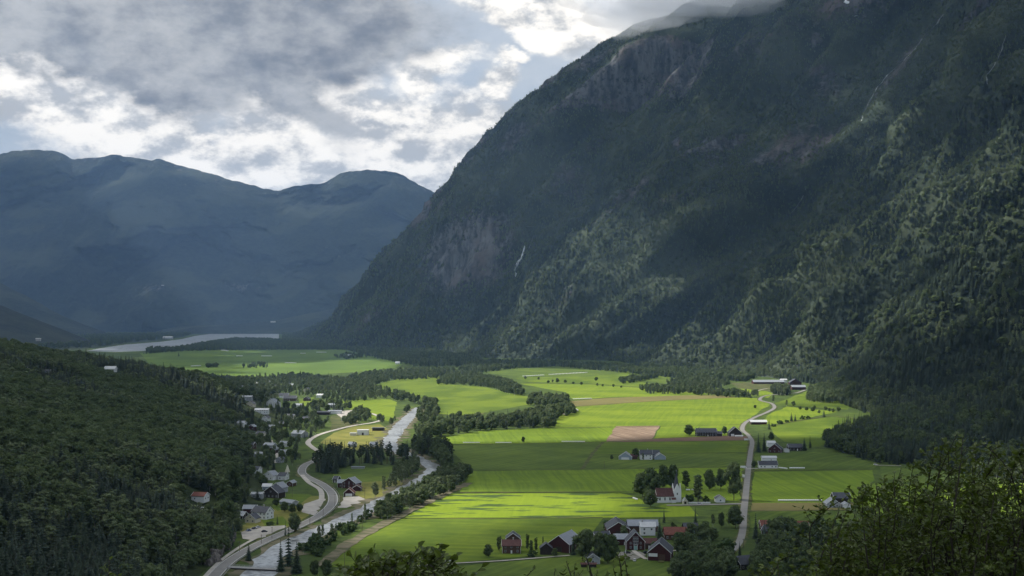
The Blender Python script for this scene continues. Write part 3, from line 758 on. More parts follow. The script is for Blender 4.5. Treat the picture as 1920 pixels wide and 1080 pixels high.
def build_clouds():
    cx = np.arange(-3600, 5200, 27.0); cy = np.arange(-500, 8050, 27.0)
    X, Y = np.meshgrid(cx, cy, indexing='ij')
    wob = 1.0
    Xw = X + fbm(X / 220, Y / 220, oct=4, seed=51) * 35 * np.clip(Y / 2500, .35, 1.6); Yw = Y + fbm(X / 220, Y / 220, oct=4, seed=52) * 45 * np.clip(Y / 2500, .35, 1.6)
    P = np.stack([Xw, Yw, np.zeros_like(X)], -1)
    px, py = proj(P)
    lit = np.zeros_like(X)
    for poly in LIT: lit = np.maximum(lit, (pip(px, py, poly) & (Yw > 300)).astype(float))
    # soften
    for _ in range(2):
        lit[1:-1, 1:-1] = (lit[:-2, 1:-1] + lit[2:, 1:-1] + lit[1:-1, :-2] + lit[1:-1, 2:] + 2 * lit[1:-1, 1:-1]) / 6
    for a in WLIT:
        h = hit(a[0], a[1])
        if h is None: continue
        g = np.array([h.x, h.y]) - HK * h.z
        d = np.hypot(Xw - g[0], Yw - g[1]) / a[2]
        lit = np.maximum(lit, np.clip(1.35 - d * .85, 0, 1))
    for a in [(1290, -20, 6000, 420), (1180, 10, 6000, 300), (1400, -30, 5900, 300)]:      # the cloud on the summit catches the sun
        h = at(*a[:3]); g = np.array([h.x, h.y]) - HK * h.z
        lit = np.maximum(lit, np.clip(1.35 - np.hypot(Xw - g[0], Yw - g[1]) / a[3] * .85, 0, 1))
    lit = np.maximum(lit, .55 * np.clip(1.5 - np.hypot(X - 3, Y - 14) / 60, 0, 1))       # thinner cloud above the viewpoint
    hg = fbm(X / 70, Y / 70, oct=4, seed=96); lit = np.maximum(lit, np.clip((hg - .30) * 1.2, 0, .42) * (X < -150) * (Y < 2400) * (Y > 350))
    streak = fbm(X / 260, Y / 700, oct=4, seed=77)
    lit = lit - np.clip(streak - 0.55, 0, 1) * 1.4 * (Y > 1500) * (lit > 0)
    # scattered small gaps in the shaded parts
    gap = fbm(X / 190, Y / 190, oct=5, seed=91)
    lit = np.maximum(lit, np.clip((gap - 0.62) * 2.2, 0, 1) * (Y > 2600))
    m = np.clip((0.62 - lit) / 0.62, 0, 1)
    m = np.clip(m, 0, 1) ** 0.7
    edge = np.minimum.reduce([np.clip((X - cx[0]) / 300, 0, 1), np.clip((cx[-1] - X) / 300, 0, 1), np.clip((Y - cy[0]) / 300, 0, 1), np.clip((cy[-1] - Y) / 200, 0, 1)])
    m *= edge
    Z0 = 3300.0
    PX = X + HK[0] * Z0; PY = Y + HK[1] * Z0
    lump = fbm(X / 160, Y / 160, oct=4, seed=61)
    top = Z0 + m * (170 + 90 * lump); bot = Z0 - m * (60 + 35 * fbm(X / 120, Y / 120, oct=3, seed=62))
    top = np.where(m > 0, top, Z0); bot = np.where(m > 0, bot, Z0)
    nx, ny = X.shape
    T = np.stack([PX, PY, top], -1).reshape(-1, 3); B = np.stack([PX, PY, bot], -1).reshape(-1, 3)
    f = grid_faces(nx, ny)
    keep = (m.reshape(-1)[f] > 0).any(1)
    f = f[keep]
    allf = np.concatenate([f, f[:, ::-1] + nx * ny])
    used, inv = np.unique(allf, return_inverse=True)
    V = np.concatenate([T, B])[used]; dens = np.concatenate([m.reshape(-1)] * 2)[used]
    mt, g = new_mat('cloud_vapour')
    o = g.n('ShaderNodeOutputMaterial'); d = g.n('ShaderNodeBsdfDiffuse'); t = g.n('ShaderNodeBsdfTranslucent'); tr = g.n('ShaderNodeBsdfTransparent')
    d.inputs[0].default_value = (.9, .9, .9, 1); t.inputs[0].default_value = (.9, .92, .95, 1)
    m1 = g.n('ShaderNodeMixShader'); m1.inputs[0].default_value = .55; g.link(d.outputs[0], m1.inputs[1]); g.link(t.outputs[0], m1.inputs[2])
    m2 = g.n('ShaderNodeMixShader'); at_ = g.n('ShaderNodeAttribute', attribute_name='dens').outputs['Fac']; g.link(g.ramp(at_, 0.0, 0.85, 1.0, 0.19), m2.inputs[0]); g.link(m1.outputs[0], m2.inputs[1]); g.link(tr.outputs[0], m2.inputs[2])
    g.link(m2.outputs[0], o.inputs[0])
    me = mesh_from('unseen_clouds', V, inv.reshape(allf.shape), [mt], smooth=True)
    a = me.attributes.new('dens', 'FLOAT', 'POINT'); a.data.foreach_set('value', dens.astype(np.float32))
    obj('unseen_clouds', me, kind='stuff')
build_clouds()
def far_shade_cloud():  # unseen deck, added so the distant mountains fall into shade
    cx = np.arange(-13000, 14000, 300.0); cy = np.arange(7400, 17000, 300.0); X, Y = np.meshgrid(cx, cy, indexing='ij')
    m = np.clip(.9 - np.clip(fbm(X / 1500, Y / 1500, oct=4, seed=33) - .75, 0, 1) * 3, 0, 1)
    m *= np.minimum.reduce([np.clip((X - cx[0]) / 900, 0, 1), np.clip((cx[-1] - X) / 900, 0, 1), np.clip((Y - cy[0]) / 600, 0, 1), np.clip((cy[-1] - Y) / 300, 0, 1)])
    Z0 = 5900.0; l = fbm(X / 900, Y / 900, oct=4, seed=34)
    T = np.stack([X + HK[0] * Z0, Y + HK[1] * Z0, Z0 + m * (300 + 120 * l)], -1).reshape(-1, 3); B = T.copy(); B[:, 2] = (Z0 - m * (110 + 50 * l)).reshape(-1)
    f = grid_faces(*X.shape)
    me = mesh_from('unseen_clouds', np.concatenate([T, B]), np.concatenate([f, f[:, ::-1] + len(T)]), [bpy.data.materials['cloud_vapour']], smooth=True)
    a = me.attributes.new('dens', 'FLOAT', 'POINT'); a.data.foreach_set('value', np.concatenate([m.reshape(-1)] * 2).astype(np.float32))
    obj('unseen_clouds', me, kind='stuff')
far_shade_cloud()

# ------------------------------------------------------------------ air
def volume_box(name, lo, hi, dens, col, aniso):
    v = [(x, y, z) for x in (lo[0], hi[0]) for y in (lo[1], hi[1]) for z in (lo[2], hi[2])]
    f = [(0, 1, 3, 2), (4, 6, 7, 5), (0, 4, 5, 1), (2, 3, 7, 6), (0, 2, 6, 4), (1, 5, 7, 3)]
    m, g = new_mat(name)
    o = g.n('ShaderNodeOutputMaterial'); p = g.n('ShaderNodeVolumePrincipled')
    p.inputs['Color'].default_value = (*col, 1); p.inputs['Density'].default_value = dens; p.inputs['Anisotropy'].default_value = aniso
    g.link(p.outputs[0], o.inputs['Volume'])
    return obj(name, mesh_from(name, v, f, [m]), kind='stuff')
volume_box('haze', (-13500, -2900, -120), (13500, 25000, 2950), 2.4e-5, (0.36, 0.58, 0.96), 0.25)
# ------------------------------------------------------------------ waterfalls, snow and slides on the mountain
def wall_ribbon(name, pts, w, mat, label=None, kind='structure', off=3.0):
    C = []
    for i in range(len(pts) - 1):
        for t in np.linspace(0, 1, 9)[:-1]:
            a, b = pts[i], pts[i + 1]
            px = a[0] + (b[0] - a[0]) * t; py = a[1] + (b[1] - a[1]) * t
            px += 1.3 * float(vnoise(py / 7, px / 9, seed=5))
            h = wall_bvh.ray_cast(Vector((0, 0, CAMZ)), ray(px, py).normalized())
            if h[0] is not None: C.append((h[0] + h[1] * (off if h[1].y < 0 else -off) * 1.0, h[0]))
    V, Fc = [], []
    n = len(C)
    for i, (c, c0) in enumerate(C):
        ww = w * (0.45 + 0.8 * abs(float(vnoise(i / 3.1, w, seed=8)))) * min(1, (i + 1) / 4, (n - i) / 4)
        back = (Vector((0, 0, CAMZ)) - c).normalized() * 4.0
        V += [tuple(c0 + back + Vector((-ww / 2, 0, 0))), tuple(c0 + back + Vector((ww / 2, 0, 0))), tuple(c0 + Vector((ww / 2 + 1, 4, -1))), tuple(c0 + Vector((-ww / 2 - 1, 4, -1)))]
    for i in range(n - 1):
        a, b = 4 * i, 4 * i + 4
        for k in range(4): Fc.append((a + k, a + (k + 1) % 4, b + (k + 1) % 4, b + k))
    if n > 1: return obj(name, mesh_from(name, V, Fc, [M[mat]]), kind=kind, label=label)
wall_ribbon('waterfall', [(984, 460), (978, 482), (970, 495), (966, 522)], 12, 'bigfall')
wall_ribbon('waterfall', [(1770, 26), (1755, 46), (1735, 66), (1715, 92), (1690, 118), (1665, 140), (1645, 165), (1630, 190), (1612, 232)], 4.2, 'foam')
wall_ribbon('waterfall', [(1886, 66), (1878, 95), (1866, 120), (1850, 142), (1853, 160)], 1.6, 'foam')
wall_ribbon('waterfall', [(1506, 366), (1495, 385), (1482, 402)], 3.5, 'foam')
wall_ribbon('waterfall', [(1000, 440), (990, 470)], 3, 'foam')
wall_ribbon('snow_patch', [(1586, 0), (1590, 8)], 26, 'snow')
wall_ribbon('snow_patch', [(988, 425), (1002, 424)], 22, 'snow')
wall_ribbon('snow_patch', [(1602, 30), (1607, 29)], 9, 'snow')

# ------------------------------------------------------------------ tree shapes
def cyl(a, b, ra, rb, n=5):
    a, b = np.array(a, float), np.array(b, float); d = b - a; d /= np.linalg.norm(d) + 1e-9
    u = np.cross(d, [0.3, 0.8, 0.5]); u /= np.linalg.norm(u); v = np.cross(d, u)
    an = np.arange(n) * 2 * math.pi / n
    c = np.cos(an)[:, None] * u + np.sin(an)[:, None] * v
    V = np.concatenate([a + c * ra, b + c * rb])
    Fc = [(i, (i + 1) % n, n + (i + 1) % n, n + i) for i in range(n)]
    return V, Fc
class Geo:
    def __init__(s): s.v = []; s.f = []; s.n = 0
    def add(s, V, Fc):
        s.v.append(np.asarray(V, float)); s.f += [tuple(i + s.n for i in f) for f in Fc]; s.n += len(V)
    def mesh(s, name, mats, smooth=False): return mesh_from(name, np.concatenate(s.v), s.f, mats, smooth=smooth)
def spruce_geo(seed, H=17, Rr=3.1, tiers=15, arms=9, bare=0.06):
    r = np.random.default_rng(seed); c = Geo(); t = Geo()
    t.add(*cyl((0, 0, -1), (0, 0, H * .9), .22, .05, 5))
    for k in range(tiers):
        f = k / (tiers - 1); z = H * (bare + (0.985 - bare) * f)
        rad = Rr * (1 - f) ** 0.8 * r.uniform(.85, 1.12) + 0.16
        a0 = r.uniform(0, 6.3)
        for j in range(arms if f < .75 else max(4, arms - 3)):
            a = a0 + j * 6.283 / arms + r.uniform(-.2, .2); L = rad * r.uniform(.72, 1.15); dz = -L * r.uniform(.22, .45)
            d = np.array([math.cos(a), math.sin(a), 0]); s = np.array([-d[1], d[0], 0]); w = L * .30 + .12
            top = np.array([0, 0, z + H * .035])
            V = [top, d * L * .62 + s * w + [0, 0, z + dz * .7], d * L + [0, 0, z + dz * .75], d * L * .62 - s * w + [0, 0, z + dz * .7], d * L * .6 + [0, 0, z + dz * .25 + .1]]
            c.add(V, [(0, 1, 4), (1, 2, 4), (2, 3, 4), (3, 0, 4)])
    c.add([(0, 0, H * 1.03), (.14, 0, H * .93), (-.1, .12, H * .93), (-.1, -.12, H * .93)], [(0, 1, 2), (0, 2, 3), (0, 3, 1)])
    return t, c
def leafy_geo(seed, H=13, Rr=3.6, z0=0.22, lobes=15, cards=30, size=.75, top=1.0, trunk_r=.2, flat=1.0):
    r = np.random.default_rng(seed); c = Geo(); t = Geo()
    t.add(*cyl((0, 0, -1), (r.uniform(-.3, .3), r.uniform(-.3, .3), H * .72), trunk_r, trunk_r * .35, 6))
    zc = H * (z0 + 1) / 2; hz = H * (1 - z0) / 2
    quads = []; PHI = (1 + 5 ** .5) / 2
    ico = np.array([(-1, PHI, 0), (1, PHI, 0), (-1, -PHI, 0), (1, -PHI, 0), (0, -1, PHI), (0, 1, PHI), (0, -1, -PHI), (0, 1, -PHI), (PHI, 0, -1), (PHI, 0, 1), (-PHI, 0, -1), (-PHI, 0, 1)]) / 1.902
    icf = [(0, 11, 5), (0, 5, 1), (0, 1, 7), (0, 7, 10), (0, 10, 11), (1, 5, 9), (5, 11, 4), (11, 10, 2), (10, 7, 6), (7, 1, 8), (3, 9, 4), (3, 4, 2), (3, 2, 6), (3, 6, 8), (3, 8, 9), (4, 9, 5), (2, 4, 11), (6, 2, 10), (8, 6, 7), (9, 8, 1)]
    for k in range(lobes):
        f = (k + .5) / lobes; zz = (f * 2 - 1) * .82
        prof = math.sqrt(max(.05, 1 - zz * zz)) * (1 - .28 * zz * top)
        a = k * 2.4 + r.uniform(-.5, .5); q = r.uniform(.25, .82) * prof
        cen = np.array([math.cos(a) * q * Rr, math.sin(a) * q * Rr, zc + zz * hz])
        lr = Rr * r.uniform(.28, .56) * (.65 + .35 * prof)
        if k % 2 == 0: t.add(*cyl((0, 0, max(H * z0 * .8, cen[2] - H * .22)), cen, trunk_r * .35, .04, 3))
        n = cards
        c.add(cen + ico * lr * .72 * r.uniform(.8, 1.15, (12, 1)), icf)
        d = r.normal(size=(n, 3)); d[:, 2] += .35; d /= np.linalg.norm(d, axis=1, keepdims=True)
        p = cen + d * lr * r.uniform(.62, 1.08, (n, 1)) * np.array([1, 1, .9 * flat])
        nn = d + r.normal(size=(n, 3)) * .55; nn /= np.linalg.norm(nn, axis=1, keepdims=True)
        u = np.cross(nn, r.normal(size=(n, 3))); u /= np.linalg.norm(u, axis=1, keepdims=True); v = np.cross(nn, u)
        s = size * r.uniform(.55, 1.15, (n, 1)) * .5
        quads.append(np.stack([p + u * s * 1.2, p + v * s * .8 + nn * s * .25, p - u * s * 1.1, p - v * s * .8 - nn * s * .2], 1))
    Q = np.concatenate(quads).reshape(-1, 3)
    c.add(Q, [(4 * i, 4 * i + 1, 4 * i + 2, 4 * i + 3) for i in range(len(Q) // 4)])
    return t, c
KIND = {}
def add_kind(kind, geos, mat, bark, cat, ref_h):
    KIND[kind] = dict(cat=cat, h=ref_h, v=[])
    for t, c in geos:
        tm = t.mesh(kind + '_trunk', [M[bark]]); cm = c.mesh(kind + '_crown', [M[mat]])
        # one merged mesh for the far-off instances
        nv = t.n; V = np.concatenate(t.v + c.v); Fc = t.f + [tuple(i + nv for i in f) for f in c.f]
        mm = mesh_from(kind + '_whole', V, Fc, [M[bark], M[mat]], [0] * len(t.f) + [1] * len(c.f))
        KIND[kind]['v'].append((tm, cm, mm))
add_kind('spruce_tree', [spruce_geo(1), spruce_geo(2, 18, 2.6, 16), spruce_geo(3, 16, 3.4, 14), spruce_geo(4, 19, 2.9, 17), spruce_geo(5, 15, 2.4, 13, 8)], 'spruce', 'bark', 'spruce tree', 17)
add_kind('birch_tree', [leafy_geo(11, 13, 3.0, .18, 18, 44, .62), leafy_geo(12, 14, 2.6, .2, 18, 44, .6), leafy_geo(13, 12, 3.3, .14, 18, 44, .62), leafy_geo(14, 13.5, 2.3, .2, 17, 44, .6)], 'birch', 'palebark', 'birch tree', 13)
add_kind('broadleaf_tree', [leafy_geo(21, 12, 4.4, .13, 24, 60, .75, .4), leafy_geo(22, 12.5, 4.0, .15, 24, 60, .75, .6), leafy_geo(23, 11, 4.6, .1, 24, 60, .75, .3)], 'broad', 'bark', 'broadleaf tree', 12)
add_kind('pine_tree', [leafy_geo(31, 16, 2.8, .42, 12, 30, .8, .2, .24, .7), leafy_geo(32, 17, 2.5, .38, 13, 30, .8, .1, .24, .7)], 'pine', 'bark', 'pine tree', 16)
add_kind('poplar_tree', [leafy_geo(41, 15, 2.1, .05, 24, 40, .7, .1), leafy_geo(42, 14, 2.3, .05, 24, 40, .7, .1)], 'broad', 'bark', 'columnar tree', 15)
add_kind('shrub', [leafy_geo(51, 2.6, 1.7, .02, 8, 22, .45, .2, .06), leafy_geo(52, 2.2, 2.0, .02, 8, 22, .45, .2, .06)], 'hedge', 'bark', 'shrub', 2.5)

def plant(kind, x, y, z, h, label, group=None, seed=None, wide=1.0, var=None):
    K = KIND[kind]; i = (seed if seed is not None else int(rng.integers(99))) % len(K['v'])
    if var is not None: i = var
    tm, cm, mm = K['v'][i]; s = h / K['h']
    e = obj(kind, None, loc=(x, y, z), rz=float(rng.uniform(0, 6.28)), label=label, cat=K['cat'], group=group)
    e.scale = (s * wide, s * wide, s)
    obj('trunk', tm, e); obj('crown', cm, e)
    return e

def scatter(name, pts, label=None):
    """pts: list of (kind, x, y, z, h, wide): one object whose trees are instances on points"""
    if not pts: return
    kinds = sorted({p[0] for p in pts})
    coll = bpy.data.collections.new(name + '_kinds'); base = {}; k = 0
    for kd in kinds:
        base[kd] = k
        for j, (_, _, mm) in enumerate(KIND[kd]['v']):
            o = bpy.data.objects.new('a%03d_%s' % (k, kd), mm); coll.objects.link(o); k += 1
    n = len(pts)
    co = np.array([p[1:4] for p in pts], np.float32)
    idx = np.array([base[p[0]] + int(rng.integers(len(KIND[p[0]]['v']))) for p in pts], np.int32)
    s = np.array([p[4] / KIND[p[0]]['h'] for p in pts]); w = np.array([p[5] for p in pts])
    sc = np.stack([s * w, s * w, s], -1).astype(np.float32)
    rot = np.stack([rng.normal(0, .04, n), rng.normal(0, .04, n), rng.uniform(0, 6.28, n)], -1).astype(np.float32)
    me = bpy.data.meshes.new(name); me.vertices.add(n); me.vertices.foreach_set('co', co.ravel())
    a = me.attributes.new('ti', 'INT', 'POINT'); a.data.foreach_set('value', idx)
    a = me.attributes.new('ts', 'FLOAT_VECTOR', 'POINT'); a.data.foreach_set('vector', sc.ravel())
    a = me.attributes.new('tr', 'FLOAT_VECTOR', 'POINT'); a.data.foreach_set('vector', rot.ravel())
    o = obj(name, me, kind='stuff', label=label)
    t = bpy.data.node_groups.new(name, 'GeometryNodeTree')
    t.interface.new_socket('Geometry', in_out='INPUT', socket_type='NodeSocketGeometry'); t.interface.new_socket('Geometry', in_out='OUTPUT', socket_type='NodeSocketGeometry')
    N = t.nodes; L = t.links
    gi = N.new('NodeGroupInput'); go = N.new('NodeGroupOutput'); iop = N.new('GeometryNodeInstanceOnPoints'); ci = N.new('GeometryNodeCollectionInfo')
    ci.inputs['Collection'].default_value = coll; ci.inputs['Separate Children'].default_value = True; ci.inputs['Reset Children'].default_value = True
    def attr(nm, ty):
        q = N.new('GeometryNodeInputNamedAttribute'); q.data_type = ty; q.inputs['Name'].default_value = nm; return q.outputs['Attribute']
    L.new(gi.outputs[0], iop.inputs['Points']); L.new(ci.outputs[0], iop.inputs['Instance']); iop.inputs['Pick Instance'].default_value = True
    L.new(attr('ti', 'INT'), iop.inputs['Instance Index']); L.new(attr('ts', 'FLOAT_VECTOR'), iop.inputs['Scale'])
    e2r = N.new('FunctionNodeEulerToRotation'); L.new(attr('tr', 'FLOAT_VECTOR'), e2r.inputs[0]); L.new(e2r.outputs[0], iop.inputs['Rotation'])
    L.new(iop.outputs[0], go.inputs[0])
    md = o.modifiers.new('trees', 'NODES'); md.node_group = t
    return o

# ------------------------------------------------------------------ the mountain forest
def mountain_forest():
    A = np.linalg.norm(np.cross(wall[1:, :-1] - wall[:-1, :-1], wall[:-1, 1:] - wall[:-1, :-1]), axis=-1)
    cen = (wall[1:, 1:] + wall[:-1, :-1]) / 2
    D = cen[..., 1]; sp = np.interp(D, [1000, 2500, 4000, 6000, 9000], [7.6, 9.2, 11.5, 15, 26])
    px, py = proj(cen)
    ok = (px > -60) & (px < 2080) & (py > -90) & (py < 1120) & (cen[..., 2] > -2.5) & (D < 10500)
    rk_ = rock.reshape(wall.shape[:2])[:-1, :-1] + fbm(cen[..., 0] / 40, cen[..., 2] / 40, oct=3, seed=14) * .35
    dens = np.clip((0.62 - rk_) * 4, 0.0, 1)
    n = rng.poisson(np.where(ok, A / sp ** 2 * dens, 0))
    I, J = np.nonzero(n); I = np.repeat(I, n[I, J]) if False else np.repeat(I, n[n > 0]); J = np.repeat(J, n[n > 0])
    u, v = rng.random(len(I)), rng.random(len(I))
    P = wall[I, J] * ((1 - u) * (1 - v))[:, None] + wall[I + 1, J] * (u * (1 - v))[:, None] + wall[I, J + 1] * ((1 - u) * v)[:, None] + wall[I + 1, J + 1] * (u * v)[:, None]
    mixn = fbm(P[:, 0] / 260, P[:, 1] / 260, P[:, 2] / 260, oct=4, seed=41) * .7 + rng.normal(0, .30, len(P)) + np.clip((P[:, 2] - 250) / 900, -.15, .25)
    steep = fbm(P[:, 0] / 90, P[:, 1] / 90, oct=3, seed=43)
    pts = []
    for p, m, s in zip(P, mixn, steep):
        k = 'birch_tree' if m > .02 else ('broadleaf_tree' if m > -.06 else 'spruce_tree')
        sc = np.interp(p[1], [1500, 4500, 8000], [1.0, 1.08, 1.5]) * (1 - .45 * min(1, max(0, (p[2] - 500) / 1100)))
        h = (rng.uniform(12, 22) if k == 'spruce_tree' else rng.uniform(9, 15)) * sc
        pts.append((k, p[0], p[1], p[2] - .5, h, rng.uniform(1.15, 1.75)))
    return pts
MF = mountain_forest()

# ------------------------------------------------------------------ left hill forest
CLEAR = [(78, 704, 24), (115, 708, 40), (205, 700, 22), (410, 824, 22), (374, 932, 18), (372, 945, 14), (390, 1000, 0), (430, 700, 0),
         (488, 962, 24), (505, 925, 24), (478, 912, 18), (508, 892, 20), (470, 955, 18), (505, 842, 16), (458, 748, 30), (492, 775, 26), (520, 758, 26), (538, 745, 26), (560, 812, 22), (610, 775, 34), (485, 858, 12), (488, 818, 16), (472, 805, 15), (508, 804, 15), (545, 783, 16), (498, 789, 15), (574, 789, 16), (530, 854, 13), (480, 887, 14), (545, 725, 22), (575, 734, 22), (600, 745, 20), (452, 799, 15), (530, 837, 13)]
CW = []
for px, py, r_ in CLEAR:
    h_ = hit(px, py)
    if h_ and r_: CW.append((h_.x, h_.y, r_)); CW.append((h_.x * .985, h_.y * .985 - 8, r_ * .8))
def clear(x, y): return any((x - a) ** 2 + (y - b) ** 2 < r_ * r_ for a, b, r_ in CW)
rd = np.array([(c.x, c.y) for c in R1C])
def near_road(x, y, d): return bool((((rd - (x, y)) ** 2).sum(1) < d * d).any())
def hill_forest():
    pts = []
    step = 7.2
    X = np.arange(-1500, -140, step); Y = np.arange(420, 3000, step)
    gx, gy = np.meshgrid(X, Y, indexing='ij')
    gx = gx + rng.uniform(-.5, .5, gx.shape) * step; gy = gy + rng.uniform(-.5, .5, gy.shape) * step
    z = hill_z(gx.ravel(), gy.ravel()).reshape(gx.shape)
    px, py = proj(np.stack([gx, gy, z], -1))
    mx = fbm(gx / 120, gy / 120, oct=4, seed=70)
    ok = (z > 1.2) & (px > -140) & (px < 1100) & (py < 1150) & ((gy < 1700) | (rng.random(gx.shape) < .55))
    for i, j in zip(*np.nonzero(ok)):
        x, y, zz = gx[i, j], gy[i, j], z[i, j]
        if clear(x, y) or near_road(x, y, 11): continue
        if px[i, j] > 425 and zz < 24 and y > 950 and rng.random() < (.5 if px[i, j] < 455 else .78): continue
        m = mx[i, j] + rng.normal(0, .22) + (0.12 if y > 1900 else 0) + (.2 if zz < 14 else 0)
        k = 'spruce_tree' if m < -.40 else ('birch_tree' if m < .02 else 'broadleaf_tree')
        h = rng.uniform(12, 20) if k == 'spruce_tree' else rng.uniform(9.5, 16)
        if zz < 8: h *= .72
        pts.append((k, x, y, zz - .3, h, rng.uniform(1.25, 1.75) if k != 'broadleaf_tree' else rng.uniform(1.0, 1.3)))
    return pts
HF = hill_forest()

